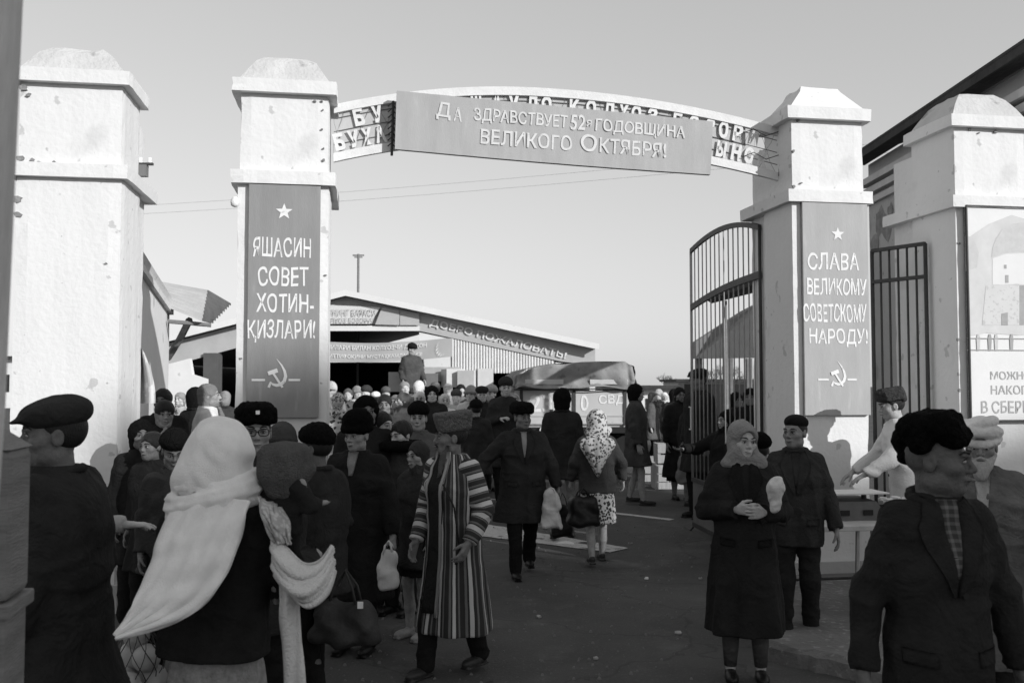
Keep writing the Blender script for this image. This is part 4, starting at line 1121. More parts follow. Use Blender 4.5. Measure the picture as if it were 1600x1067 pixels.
class Person:
    def __init__(s, label, loc, yaw, H, hat='hair', hatg=.02, skin_g=.16, coat='coat', coatg=.015, legs='trousers', legsg=.012, shoeg=.01,
                 arms=None, stride=0.0, head=(0, 0, 0), build=1.0, det=1, seed=1, facial=(), hem=None, lean=0.0, female=False, scarfg=.3, collar=None,
                 group=None, hands=('relax', 'relax'), coatm=None, legsm=None, hatm=None, shirt=None, buttons=0, lapel=False, detail_eyes=True, hide_legs=False, hc=None, hatk=1.0, badge=False, sleeve_mat=None, flare=1.0, basez=0.0):
        s.rg = random.Random(seed * 77 + 3); s.det = det
        h = (H - HAT.get(hat, 0)); s.h = h; q = h / 1.70; s.q = q
        s.root = thing('person', label, 'person', (loc[0], loc[1], basez), R(yaw), group)
        fine = {0: .016, 1: .009, 2: .0062, 3: .005}[det]
        cg = {0: .026, 1: .018, 2: .014, 3: .011}[det]
        s.cg = cg; s.fine = fine
        # --- skeleton
        hp = np.array([0, 0, .53 * h]); nk = np.array([0, -lean * .35, .845 * h]); hs = .1175 * q if h > 1.2 else .1175 * (.55 + .45 * q)
        s.hs = hs / .1175 * (hc or 1.0); s.hatk = hatk; s.badge = badge
        hx = np.array([0, -lean * .45 - .015, h - .1175 * s.hs]); s.hx = hx
        Rh = Matrix.Rotation(R(head[0]), 3, 'Z') @ Matrix.Rotation(R(head[1]), 3, 'X') @ Matrix.Rotation(R(head[2]), 3, 'Y'); s.Rh = np.array(Rh)
        sw = .153 * q * build * (.93 if female else 1); s.sw = sw
        sh = {-1: np.array([-sw, -lean * .3, .81 * h]), 1: np.array([sw, -lean * .3, .81 * h])}
        ar = {}
        df = {-1: ((-.042, .015, -.275), (-.008, -.06, -.245)), 1: ((.042, .015, -.275), (.008, -.06, -.245))}
        arms = arms or {}
        for sd_ in (-1, 1):
            a = arms.get('R' if sd_ < 0 else 'L')
            e, w_ = a if a else df[sd_]
            e = sh[sd_] + np.array(e) * q; w2 = e + np.array(w_) * q; ar[sd_] = (sh[sd_], e, w2)
        s.ar = ar
        st = stride * q
        hipx = .088 * q
        lg = {}
        for sd_, f in ((-1, 1), (1, -1)):
            ft = np.array([sd_ * (hipx + .01), -f * st / 2, .07 * q if not (st and f < 0) else .07 * q + abs(st) * .10])
            hip = np.array([sd_ * hipx, 0, .50 * h]); kn = (hip + ft) / 2 + np.array([0, -.03 - .03 * (f < 0) * (abs(st) > .1), .01]); lg[sd_] = (hip, kn, ft)
        s.lg = lg
        hc_ = s.Hp
        # --- body grid
        xs_f, ys_f, zs_f = [], [], []
        m = .13 * s.hs
        xs_f.append((hx[0] - m, hx[0] + m, fine)); ys_f.append((hx[1] - m - .02, hx[1] + m, fine)); zs_f.append((hx[2] - m - .02, hx[2] + m, fine))
        hf = fine * 1.15
        for sd_ in (-1, 1):
            _, e, w2 = ar[sd_]; d = (w2 - e) / np.linalg.norm(w2 - e); c = w2 + d * .08 * q; r_ = .085 * q
            if det >= 1 and hands[0 if sd_ < 0 else 1] != 'hide':
                xs_f.append((c[0] - r_, c[0] + r_, hf)); ys_f.append((c[1] - r_, c[1] + r_, hf)); zs_f.append((c[2] - r_, c[2] + r_, hf))
        ext = np.array([v for t_ in ar.values() for v in t_] + [v for t_ in lg.values() for v in t_])
        lo = np.minimum(ext.min(0), [-.2, -.17, 0]) - .24 * q; hi = np.maximum(ext.max(0), [.2, .17, h]) + .24 * q; hi[2] = h + .02; lo[2] = -.01
        bg_ = .022 if det else .03
        F = SDF(axis(lo[0], hi[0], bg_, xs_f), axis(lo[1], hi[1], bg_, ys_f), axis(lo[2], hi[2], bg_, zs_f))
        # torso and legs
        F.loft([(.47 * h, 0, 0, .13 * q, .10 * q), (.55 * h, 0, 0, .14 * q, .10 * q), (.63 * h, 0, 0, .12 * q, .09 * q), (.74 * h, 0, -lean * .2, .14 * q * build, .095 * q), (.81 * h, 0, -lean * .3, .13 * q, .075 * q), (.85 * h, 0, -lean * .35, .06 * q, .055 * q)], .03)
        for sd_ in (-1, 1):
            a, b, c = lg[sd_]
            F.cone(a, b, .075 * q, .052 * q, .03); F.cone(b, b * .45 + c * .55 + np.array([0, .012, 0]), .05 * q, .048 * q, .02); F.cone(b * .45 + c * .55 + np.array([0, .012, 0]), c, .048 * q, .034 * q, .02)
            F.ell(c + np.array([0, -.06 * q, -.035 * q]), (.026 * q, .070 * q, .020 * q), None, .01)
            a, b, c = ar[sd_]
            F.cone(a, b, .046 * q, .036 * q, .03); F.cone(b, c, .036 * q, .024 * q, .01)
            s.hand(F, sd_, hands[0 if sd_ < 0 else 1])
        F.cone(nk - np.array([0, -.012, .04]), s.Hp((0, .015, -.06)), .058 * q, .052 * s.hs, .02)
        s.head(F, female)
        V, Q = F.mesh()
        s.body = npmesh('body', V, Q, skin(skin_g), s.root)
        # face details
        if detail_eyes and det >= 1: s.face(facial)
        s.coat_obj = None
        coatm = coatm or cloth(round(coatg * 1.55, 4))
        s.garment(coat, coatm, hem, build, female, lean, flare, sleeve_mat)
        # legs
        if legs == 'trousers': s.trousers(legsm or cloth(legsg), lg, q, h)
        elif legs == 'skirt': s.skirt(legsm or cloth(legsg), q, h, hem)
        if not hide_legs: s.shoes(shoeg, lg, q, 'boot' if legs == 'trousers' else 'shoe')
        s.headgear(hat, hatm, hatg, scarfg, female)
        if collar is not None: s.neckwear(collar)
        if lapel: s.lapels(coatm, shirt)
        if buttons: s.buttons(buttons)
    # -- head frame to person frame
    def Hp(s, p):
        return s.hx + s.Rh @ (np.array(p, float) * s.hs)
    def head(s, F, female):
        k = s.hs; Rm = s.Rh
        E = lambda c, r, kk=.015, op='add': F.ell(s.Hp(c), np.array(r) * k, Rm, kk * k, op)
        C = lambda a, b, ra, rb, kk=.012, op='add': F.cone(s.Hp(a), s.Hp(b), ra * k, rb * k, kk * k, op)
        E((0, .016, .028), (.074, .094, .088)); E((0, -.028, -.03), (.060, .064, .082), .03)
        E((0, -.052, -.088), (.036, .036, .028), .025)
        for x in (-1, 1):
            E((x * .045, -.050, -.022), (.024, .028, .022), .02); E((x * .045, -.01, -.07), (.022, .04, .03), .02)
        C((-.040, -.080, .024), (0, -.091, .020), .010, .010, .012); C((.040, -.080, .024), (0, -.091, .020), .010, .010, .012)
        for x in (-1, 1):
            E((x * .031, -.096, .004), (.019, .016, .012), .010, 'sub'); E((x * .031, -.0765, .003), (.0135, .0135, .012), .004)
        E((0, -.105, -.058), (.02, .012, .006), .012)
        C((0, -.086, .014), (0, -.108, -.020), .0085, .0110, .008); E((0, -.108, -.026), (.0115, .0125, .0105), .006)
        for x in (-1, 1): E((x * .0125, -.097, -.030), (.0085, .011, .0085), .005)
        E((0, -.088, -.056), (.026, .013, .0075), .006); E((0, -.086, -.067), (.021, .012, .0075), .006)
        E((0, -.1005, -.0615), (.026, .006, .0022), .003, 'sub')
        for x in (-1, 1):
            E((x * .076, .012, -.006), (.009, .021, .033), .006)
            if s.det >= 2: E((x * .084, .008, -.002), (.005, .010, .018), .004, 'sub')
    def hand(s, F, sd, mode):
        if mode == 'hide': return
        _, e, w_ = s.ar[sd]; q = s.q; f = (w_ - e); f = f / np.linalg.norm(f)
        # inward direction (palm faces the body) and thumb direction (forward)
        inn = np.array([-sd, 0, 0.]); fw = np.array([0, -1., 0])
        if mode == 'down': inn = np.array([0, 0, -1.]); fw = np.array([-sd, 0, 0.])
        if mode == 'up': inn = np.array([0, 0, 1.]); fw = np.array([-sd, 0, 0.])
        if mode == 'clasp': inn = np.array([0, .8, -.4]); fw = np.array([0, 0, 1.])
        th = fw - f * (fw @ f); th = th / max(np.linalg.norm(th), 1e-6); n = np.cross(f, th); n = n * np.sign(n @ inn if abs(n @ inn) > 1e-3 else 1)
        if s.det == 0:
            F.cone(w_, w_ + f * .07 * q, .026 * q, .030 * q, .01); F.cone(w_ + f * .07 * q, w_ + f * .13 * q + n * .03, .028 * q, .016 * q, .01); return
        curl = {'grip': 1.15, 'relax': .42, 'clasp': .5, 'flat': .12, 'down': .25, 'up': .35}.get(mode, .4)
        k = q * .98
        F.ell(w_ + f * .045 * k, (np.array([.040, .040, .050]) * k), None, .008) if False else None
        for j, (o, l) in enumerate(((.028, .074), (.010, .082), (-.009, .077), (-.027, .060))):
            b0 = w_ + f * .012 * k + th * o * .6 * k; kn = w_ + f * (.088 - .004 * abs(j - 1)) * k + th * o * k
            F.cone(b0, kn, .0150 * k, .0125 * k, .010)
            p = kn; a = 0
            for m_, (fr, r0, r1) in enumerate(((.46, .0105, .0095), (.30, .0095, .0085), (.24, .0085, .0068))):
                a += curl * (.7 if m_ == 0 else 1.0)
                d = f * math.cos(a) + n * math.sin(a) + th * (.05 * (1.5 - j))
                p2 = p + d * l * fr * k; F.cone(p, p2, r0 * k, r1 * k, .002); p = p2
        p = w_ + f * .022 * k + th * .022 * k
        d1 = f * .62 + th * .70 + n * .30; d1 /= np.linalg.norm(d1); p2 = p + d1 * .038 * k; F.cone(p, p2, .0165 * k, .0125 * k, .010)
        d2 = f * .85 + th * .25 + n * (.35 + curl * .4); d2 /= np.linalg.norm(d2); p3 = p2 + d2 * .030 * k; F.cone(p2, p3, .0115 * k, .0100 * k, .003)
        d3 = f * .8 + th * .0 + n * (.4 + curl * .6); d3 /= np.linalg.norm(d3); F.cone(p3, p3 + d3 * .024 * k, .0100 * k, .0080 * k, .002)
        s.gripn = getattr(s, 'gripn', {}); s.gripn[sd] = w_ + f * .088 * k + n * .028 * k
    def face(s, facial):
        k = s.hs; Hq = lambda p: Vector(s.Hp(p)); 
        for x in (-1, 1):
            c = Hq((x * .031, -.0785, .003)); e = MB(); r = .0120 * k
            vx, vy, vz = [Vector(s.Rh @ np.array(v)) for v in ((1, 0, 0), (0, 1, 0), (0, 0, 1))]
            def sp(u, v, r=r, c=c):
                a = (u - .5) * 2.6; b = (v - .5) * 1.5; return c + vx * r * math.sin(a) * math.cos(b) * 1.12 - vy * r * math.cos(a) * math.cos(b) * 1.18 + vz * r * math.sin(b) * .62
            e.grid(lambda u, v: sp(v, u), 6, 8); eo = e.build('eye', eyew, s.root, smooth=True)
            e = MB(); rr_ = .0064 * k; cc = c - vy * r * 1.22
            i = [cc + vx * rr_ * math.cos(t_) + vz * rr_ * .85 * math.sin(t_) + vy * .001 for t_ in [j * math.pi / 5 for j in range(10)]]
            e.v = [tuple(p) for p in i] + [tuple(cc - vy * .001)]; e.f = [(j, (j + 1) % 10, 10) for j in range(10)]; e.build('iris', eyed, eo)
            # upper lid line and brow
            l = MB(); l.tube([Hq((x * .017, -.0885, .006)), Hq((x * .026, -.0935, .0125)), Hq((x * .037, -.0905, .0115)), Hq((x * .046, -.082, .005))], [.0012 * k, .0022 * k, .0022 * k, .0012 * k], 5); l.build('eyelashes', eyed, s.root)
            bw_ = MB(); bw_.tube([Hq((x * .012, -.0975, .026)), Hq((x * .026, -.0965, .033)), Hq((x * .042, -.087, .033)), Hq((x * .054, -.072, .024))], [.003 * k, .0046 * k, .0042 * k, .0018 * k], 6); bw_.build('eyebrow', hairm, s.root)
        if 'mustache' in facial:
            mm = MB()
            for x in (-1, 1): mm.tube([Hq((0, -.104, -.044)), Hq((x * .014, -.104, -.047)), Hq((x * .028, -.094, -.055))], [.006 * k, .006 * k, .002 * k], 6)
            mm.build('mustache', hairm, s.root)
        if 'lips' in facial or 1:
            mm = MB(); mm.tube([Hq((-.024, -.0905, -.0610)), Hq((-.012, -.0995, -.0605)), Hq((0, -.1015, -.0615)), Hq((.012, -.0995, -.0605)), Hq((.024, -.0905, -.0610))], [.0008 * k, .0022 * k, .0024 * k, .0022 * k, .0008 * k], 5); mm.build('lip_line', eyed, s.root)
        if 'glasses' in facial:
            g = MB()
            for x in (-1, 1):
                pts = []
                for j in range(13):
                    a = j * math.pi / 6; cx = math.copysign(abs(math.cos(a)) ** .7, math.cos(a)); cz = math.copysign(abs(math.sin(a)) ** .7, math.sin(a))
                    pts.append(Hq((x * .033 + cx * .027, -.108 + .10 * (x * .033 + cx * .027) ** 2 / .05, .004 + cz * .019)))
                g.tube(pts, .0026 * k, 5, False); g.tube([Hq((x * .060, -.100, .008)), Hq((x * .074, -.04, .008)), Hq((x * .078, .012, .004))], .0022 * k, 5)
                lens = MB(); lens.v = [tuple(p) for p in pts[:12]]; lens.f = [tuple(range(12))]
            g.tube([Hq((-.008, -.108, .008)), Hq((.008, -.108, .008))], .0026 * k, 5); g.build('glasses', black, s.root)
    def _pad(s): pass
    def garment(s, kind, m, hem, build, female, lean, flare, sleeve_mat):
        if kind is None: return
        h, q, rg, cg = s.h, s.q, s.rg, s.cg; b = build
        z0 = {'coat': .315, 'jacket': .455, 'robe': .22, 'cardigan': .47, 'none': .5}[kind] * h if hem is None else hem
        thick = 1.06 if kind in ('coat', 'robe') else 1.0
        secs = [(z0, 0, .01, (.185 + .05 * flare * (z0 < .42 * h)) * q * b, (.135 + .055 * flare * (z0 < .42 * h)) * q * b)]
        for z, rx, ry, dy in ((.47, .185, .135, .0), (.52, .182, .135, 0), (.62, .165 if female else .172, .128, 0), (.73, .188, .135, -.008), (.785, .182, .118, 0), (.82, .150, .098, 0), (.845, .095, .078, .0), (.868, .066, .066, .0)):
            if z * h > z0 + .02: secs.append((z * h, 0, dy - lean * (z - .5), rx * q * b * thick, ry * q * (.4 + .6 * b) * thick))
        vert = wrinkle(rg, .017, 16, 16, 3.0); fine_ = wrinkle(rg, .011, 12, 12, 26); ph = rg.uniform(0, 6)
        nf = rg.choice((5, 6, 7))
        def fold(X, Y, Z):
            a = np.arctan2(Y, X); w_ = np.clip((.56 * h - Z) / (.25 * h), 0, 1)
            front = np.exp(-((X - .03) / .004) ** 2) * (Y < 0) * .0
            over = -.004 * (np.tanh((X - .02) / .006)) * (Y < 0) * (Z < .8 * h)
            belt = fine_(X, Y, Z) * np.clip((Z - .45 * h) / (.2 * h), .2, 1)
            return -.014 * q * w_ * np.sin(a * nf + ph + 2 * np.sin(Z * 3)) + vert(X, Y, Z) * .8 + belt + over
        if kind == 'robe': secs = [(z, cx, cy, rx * 1.03, ry * 1.05) for z, cx, cy, rx, ry in secs]
        sepsl = sleeve_mat is not None
        aa = s.ar; pts = np.array([v for t_ in aa.values() for v in t_])
        lo = np.array([-.29 * q * b, -.26 * q, z0 - .03]); hi = np.array([.29 * q * b, .26 * q, .90 * h])
        if not sepsl:
            lo = np.minimum(lo, pts.min(0) - .10 * q); hi = np.maximum(hi, pts.max(0) + .10 * q)
        F = SDF(np.arange(lo[0], hi[0], cg, dtype=np.float32), np.arange(lo[1], hi[1], cg, dtype=np.float32), np.arange(lo[2], hi[2], cg, dtype=np.float32))
        F.loft(secs, .03, 2.25, fold)
        fat = {'coat': 1.12, 'robe': 1.15, 'jacket': 1.0, 'cardigan': 1.08, 'none': 1}[kind] * (.5 + .5 * b)
        def sleeve(F, sd_):
            a, e, w_ = aa[sd_]; wf = wrinkle(rg, .012, 26, 26, 42)
            def sf(X, Y, Z, t): return wf(X, Y, Z) * (.5 + .8 * np.exp(-((t - .95) / .25) ** 2))
            d = (w_ - e) / np.linalg.norm(w_ - e); end = w_ - d * .012
            F.cone(a - np.array([sd_ * .02, 0, .012]), e, .072 * q * fat, .058 * q * fat, .035, fold=sf)
            F.cone(e, end, .058 * q * fat, .047 * q * fat, .02, fold=sf)
            # cut the cuff flat
            def cut(X, Y, Z): return -((X - end[0]) * d[0] + (Y - end[1]) * d[1] + (Z - end[2]) * d[2])
            c = end + d * .06 * q; F.put(cut, c - .075 * q, c + .075 * q, .0, 'sub') if False else None
            def cutc(X, Y, Z):
                pl = -((X - end[0]) * d[0] + (Y - end[1]) * d[1] + (Z - end[2]) * d[2])
                r_ = np.sqrt((X - c[0]) ** 2 + (Y - c[1]) ** 2 + (Z - c[2]) ** 2) - .075 * q
                return np.maximum(pl, r_)
            F.put(cutc, c - .08 * q, c + .08 * q, .004, 'sub')
        if sepsl:
            s.sleeves = []
            for sd_ in (-1, 1):
                p3 = np.array(aa[sd_]); l2, h2 = p3.min(0) - .11 * q, p3.max(0) + .11 * q
                F2 = SDF(*[np.arange(l2[j], h2[j], cg, dtype=np.float32) for j in range(3)]); sleeve(F2, sd_); V, Q = F2.mesh()
                a, e, w_ = aa[sd_]; L1 = np.linalg.norm(e - a); L2 = np.linalg.norm(w_ - e)
                t1 = np.clip(((V - a) @ (e - a)) / L1 ** 2, -.2, 1) * L1; t2 = np.clip(((V - e) @ (w_ - e)) / L2 ** 2, 0, 1.2) * L2
                s.sleeves.append(npmesh('sleeve', V, Q, sleeve_mat, s.root, {'stripe': t1 + t2}))
        else:
            for sd_ in (-1, 1): sleeve(F, sd_)
        # neck opening
        F.ell((0, -lean * .35 - .02, .90 * h), (.058 * q, .062 * q, .085 * q), None, .01, 'sub')
        if kind in ('jacket', 'robe') or getattr(s, 'vneck', 0): F.ell((0, -.15 * q - lean * .3, .82 * h), (.034 * q, .07 * q, .10 * q), None, .012, 'sub')
        V, Q = F.mesh()
        at = None
        if sepsl:
            at = {'stripe': np.arctan2(V[:, 0], -V[:, 1] + .0) * .22}
        s.coat_obj = npmesh({'coat': 'coat', 'jacket': 'jacket', 'robe': 'robe', 'cardigan': 'cardigan', 'none': 'shirt'}[kind], V, Q, m, s.root, at)
        s.coatV, s.coatQ = V, Q
        # collar
        if kind != 'none':
            cg2 = min(cg, .012); zc = .852 * h
            F = SDF(*[np.arange(a_, b_, cg2, dtype=np.float32) for a_, b_ in ((-.14 * q, .14 * q), (-.15 * q - lean * .5, .12 * q), (.79 * h, .90 * h))])
            cy = -lean * .35
            for j in range(9):
                a0 = -2.35 + j * .52 + math.pi / 2; a1 = a0 + .52
                f0 = lambda a_: (math.cos(a_) * .082 * q, cy + math.sin(a_) * .080 * q + .004, zc + .022 * math.sin(a_) * q - .006)
                F.cone(f0(a0), f0(a1), .017 * q, .017 * q, .012)
            V, Q = F.mesh()
            if len(V): npmesh('collar', V, Q, m, s.root)
    def trousers(s, m, lg, q, h):
        cg = s.cg; rg = s.rg
        pts = np.array([v for t_ in lg.values() for v in t_]); lo = pts.min(0) - .13 * q; hi = pts.max(0) + .13 * q; lo[2] = .03
        F = SDF(*[np.arange(lo[j], hi[j], cg, dtype=np.float32) for j in range(3)])
        F.ell((0, 0, .51 * h), (.165 * q, .12 * q, .09 * q), None, .03)
        for sd_ in (-1, 1):
            a, b, c = lg[sd_]; wf = wrinkle(rg, .008, 20, 20, 34)
            sf = lambda X, Y, Z, t: wf(X, Y, Z)
            F.cone(a, b, .092 * q, .072 * q, .03, fold=sf); F.cone(b, c + np.array([0, 0, .012]), .072 * q, .064 * q, .03, fold=sf)
        V, Q = F.mesh(); npmesh('trousers', V, Q, m, s.root)
    def skirt(s, m, q, h, hem):
        z1 = .58 * h; z0 = (hem - .06 if hem and hem < .5 * h else .27 * h); cg = s.cg; ph = s.rg.uniform(0, 6)
        F = SDF(*[np.arange(a, b, cg, dtype=np.float32) for a, b in ((-.27 * q, .27 * q), (-.24 * q, .24 * q), (z0 - .03, z1 + .03))])
        def fold(X, Y, Z):
            a = np.arctan2(Y, X); return -.016 * q * np.clip((z1 - Z) / (z1 - z0), 0, 1) * np.sin(a * 9 + ph + np.sin(a * 2))
        F.loft([(z0, 0, .01, .205 * q, .165 * q), (.47 * h, 0, .005, .185 * q, .14 * q), (z1, 0, 0, .15 * q, .11 * q)], .02, 2.2, fold)
        V, Q = F.mesh(); s.skirt_obj = npmesh('skirt', V, Q, m, s.root)
    def shoes(s, g, lg, q, kind):
        m = mat('shoe_%g' % g, g, .45, .3, 8, .2, 50)
        for sd_ in (-1, 1):
            a, b, c = lg[sd_]; cg = .009 if s.det >= 1 else .015
            lo = c + np.array([-.07, -.22, -.09 - .0]) * q; hi = c + np.array([.07, .10, .11]) * q
            F = SDF(*[np.arange(lo[j], hi[j], cg, dtype=np.float32) for j in range(3)])
            F.ell(c + np.array([0, -.085, -.032]) * q, np.array([.045, .105, .036]) * q, None, .02); F.ell(c + np.array([0, .005, -.02]) * q, np.array([.036, .048, .045]) * q, None, .02)
            if kind == 'boot': F.cone(c + np.array([0, .0, -.01]) * q, c + np.array([0, .0, .07]) * q, .045 * q, .046 * q, .02)
            F.rbox(c + np.array([sd_ * .0, -.06, -.060]) * q, np.array([.040, .118, .009]) * q, .008, None, .003)
            F.rbox(c + np.array([0, .018, -.058]) * q, np.array([.034, .032, .012]) * q, .004, None, .003)
            V, Q = F.mesh(); npmesh('boot' if kind == 'boot' else 'shoe', V, Q, m, s.root)
    def headgear(s, hat, hm, g, sg, female):
        k = s.hs; Rm = s.Rh; fine = max(s.fine * 1.15, .0062); q = s.q
        def grid(lo, hi, f=fine):
            c = [s.Hp((x, y, z)) for x in (lo[0], hi[0]) for y in (lo[1], hi[1]) for z in (lo[2], hi[2])]; c = np.array(c); a, b = c.min(0) - .02, c.max(0) + .02
            return SDF(*[np.arange(a[j], b[j], f, dtype=np.float32) for j in range(3)])
        E = lambda F, c, r, kk=.01, op='add', fold=None: F.ell(s.Hp(c), np.array(r) * k, Rm, kk * k, op, fold)
        def RX(a): return np.array(Matrix(Rm.tolist()) @ Matrix.Rotation(R(a), 3, 'X'))
        box = ((-.13, -.15, -.05), (.13, .15, .22))
        # hair under a hat or bare
        if hat in ('flatcap', 'skullcap', 'fur', 'papakha', 'knit') or (hat == 'ushanka'):
            F = grid((-.1, -.1, -.08), (.1, .13, .12), max(fine, .008)); E(F, (0, .020, .026), (.079, .096, .090)); E(F, (0, -.07, -.04), (.12, .085, .085), .008, 'sub'); E(F, (0, .05, -.10), (.14, .14, .055), .008, 'sub')
            V, Q = F.mesh(); len(V) and npmesh('hair', V, Q, hairm, s.root)
        if hat == 'hair':
            fr = wrinkle(s.rg, .004, 120, 120, 30)
            F = grid((-.12, -.12, -.12), (.12, .15, .14)); E(F, (0, .020, .036), (.087, .104, .098), fold=fr)
            if female: E(F, (0, .065, -.03), (.075, .065, .09), .03, fold=fr)
            E(F, (0, -.088, -.032), (.064, .062, .084), .008, 'sub')
            if not female: E(F, (0, .05, -.11), (.14, .14, .06), .01, 'sub')
            V, Q = F.mesh(); npmesh('hair', V, Q, hairm, s.root); return
        if hat == 'fluffy':
            F = grid((-.14, -.13, -.16), (.14, .17, .16)); fz = fur(.004, 110)
            E(F, (0, .02, .02), (.105, .118, .118), fold=fz); E(F, (0, .04, -.07), (.09, .085, .09), .03, fold=fz); E(F, (0, -.095, -.03), (.056, .07, .086), .01, 'sub')
            V, Q = F.mesh(); npmesh('knitted_hat', V, Q, hm or furmat(g), s.root); return
        if hat in ('fur', 'bigfur', 'ushanka', 'tallfur'):
            F = grid((-.16, -.17, -.06), (.16, .17, .26)); fz = fur(.0035, 150); k = k * (.80 if hat == 'bigfur' else 1); m = hm or furmat(g)
            if hat == 'fur':
                E(F, (0, .012, .098), (.090, .106, .074), fold=fz)
                for j in range(14):
                    a = j * 2 * math.pi / 14; p = (math.cos(a) * .074, .012 + math.sin(a) * .092, .078 + .010 * math.sin(-a)); E(F, p, (.032, .032, .046), .02, fold=fz)
            elif hat == 'bigfur':
                for x, y, z, r in ((-.062, -.02, .115, .072), (.062, -.02, .115, .072), (-.06, .06, .10, .075), (.06, .06, .10, .075), (0, .02, .11, .08), (0, -.06, .085, .055), (-.05, -.055, .075, .05), (.05, -.055, .075, .05), (0, .095, .06, .06), (-.08, .04, .05, .045), (.08, .04, .05, .045), (0, .085, .01, .05)):
                    E(F, (x, y, z), (r, r, r * .9), .030, fold=fz)
            elif hat == 'ushanka':
                F.rbox(s.Hp((0, .012, .10)), np.array([.088, .105, .062]) * k, .035 * k, Rm, .01, fold=fz)
                F.rbox(s.Hp((0, -.092, .098)), np.array([.072, .024, .047]) * k, .02 * k, Rm, .01, fold=fz)
                for x in (-1, 1): F.rbox(s.Hp((x * .084, .02, .09)), np.array([.024, .085, .045]) * k, .02 * k, Rm, .01, fold=fz)
                F.rbox(s.Hp((0, .10, .07)), np.array([.075, .024, .048]) * k, .02 * k, Rm, .01, fold=fz)
            else:
                E(F, (0, .012, .10), (.112, .125, .105), fold=fz); E(F, (0, .0, .055), (.118, .13, .05), .02, fold=fz)
            E(F, (0, .01, -.06), (.078, .098, .10), .004, 'sub')
            V, Q = F.mesh(); npmesh('fur_hat', V, Q, m, s.root)
            if hat == 'ushanka' and s.badge:
                MB().box((0, 0, 0), (.02 * k, .004, .02 * k), Matrix(Rm.tolist()).to_4x4()).build('badge', paper, s.root).location = Vector(s.Hp((0, -.124, .11)))
        elif hat == 'papakha':
            F = grid((-.14, -.15, .0), (.14, .17, .26)); fz = fur(.0022, 210)
            F.rbox(s.Hp((0, .018, .112)), np.array([.094, .118, .068]) * k, .024 * k, RX(7), .01, taper=.10, fold=fz); E(F, (0, .01, -.03), (.076, .096, .085), .004, 'sub')
            V, Q = F.mesh(); npmesh('papakha', V, Q, hm or furmat(g), s.root)
        elif hat == 'flatcap':
            F = grid((-.17, -.19, .0), (.17, .18, .2)); Rt = RX(11)
            F.ell(s.Hp((0, .004, .090)), np.array([.106, .124, .056]) * k, Rt, .01, fold=wrinkle(s.rg, .003, 40, 40, 30)); F.ell(s.Hp((0, .020, .066)), np.array([.090, .108, .048]) * k, Rt, .035)
            F.ell(s.Hp((0, -.102, .058)), np.array([.062, .044, .010]) * k, RX(16), .02); E(F, (0, .01, -.03), (.076, .095, .085), .003, 'sub')
            V, Q = F.mesh(); npmesh('flat_cap', V, Q, hm or cloth(g), s.root)
        elif hat == 'skullcap':
            F = grid((-.12, -.13, .0), (.12, .15, .17)); F.ell(s.Hp((0, .022, .078)), np.array([.086, .104, .062]) * k, RX(-4), .01); E(F, (0, .01, -.03), (.073, .094, .085), .003, 'sub'); E(F, (0, -.09, .0), (.1, .05, .058), .004, 'sub')
            V, Q = F.mesh(); npmesh('skullcap', V, Q, hm or cloth(g), s.root)
        elif hat == 'knit':
            F = grid((-.13, -.14, -.13), (.13, .16, .2)); fz = fur(.002, 200)
            E(F, (0, .018, .045), (.098, .115, .115), fold=fz)
            if s.hatk > 1.1: F.rbox(s.Hp((0, .018, .060)), np.array([.096, .108, .094]) * k, .05 * k, Rm, .03, fold=fz); E(F, (0, .03, -.04), (.088, .08, .075), .02, fold=fz); E(F, (0, -.10, -.045), (.062, .075, .085), .008, 'sub')
            for j in range(12):
                a = math.pi * (.0 + j / 11); E(F, (math.cos(a) * .09, -.055 - math.sin(a) * .045, .03 + math.sin(a) * .012), (.02, .022, .022), .012)
            V, Q = F.mesh(); npmesh('knitted_hat', V, Q, hm or cloth(g, bump=.8, bscale=120), s.root)
        elif hat == 'turban':
            F = grid((-.15, -.15, .0), (.15, .17, .2)); E(F, (0, .015, .10), (.086, .100, .075))
            for lay, (zz, rr_, tt, ph) in enumerate(((.046, .084, .024, 0), (.072, .088, .026, .5), (.100, .084, .027, 1.1), (.126, .066, .027, 1.9))):
                N_ = 16
                for j in range(N_):
                    a0, a1 = j * 2 * math.pi / N_, (j + 1) * 2 * math.pi / N_
                    f0 = lambda a: s.Hp((math.cos(a) * rr_, .015 + math.sin(a) * rr_ * 1.18, zz + .022 * math.sin(a * 1 + ph + lay * 2.0)))
                    F.cone(f0(a0), f0(a1), tt * k, tt * k, .006)
            E(F, (0, .01, -.04), (.074, .094, .085), .003, 'sub')
            V, Q = F.mesh(); npmesh('turban', V, Q, hm or cloth(g), s.root)
        elif hat in ('kerchief', 'shawl', 'hood'):
            big = (1.10 if hat == 'shawl' else 1.0) * s.hatk; m = hm or cloth(g, bump=.5, bscale=90)
            f_ = max(fine, .0075)
            A = s.Hp((-.15, -.16, -.20)); F = grid((-.20, -.19, -.30 if hat != 'kerchief' else -.25), (.20, .24, .19), f_)
            wr = wrinkle(s.rg, .006, 26, 26, 36); wf = lambda x, y, z: wr(x, y, z)
            E(F, (0, .022, .030), (.090 * big, .108 * big, .102 * big), .01, fold=wf)
            E(F, (0, .040, -.055), (.078 * big, .078 * big, .085 * big), .04, fold=wf)
            if s.hatk > 1.1: E(F, (0, .05, -.11), (.11 * big, .07 * big, .07 * big), .04, fold=wf)
            E(F, (0, -.035, -.085), (.062 * big, .070, .052), .03, fold=wf)
            if hat == 'hood': E(F, (0, .01, -.155), (.10, .095, .06), .04, fold=wf)
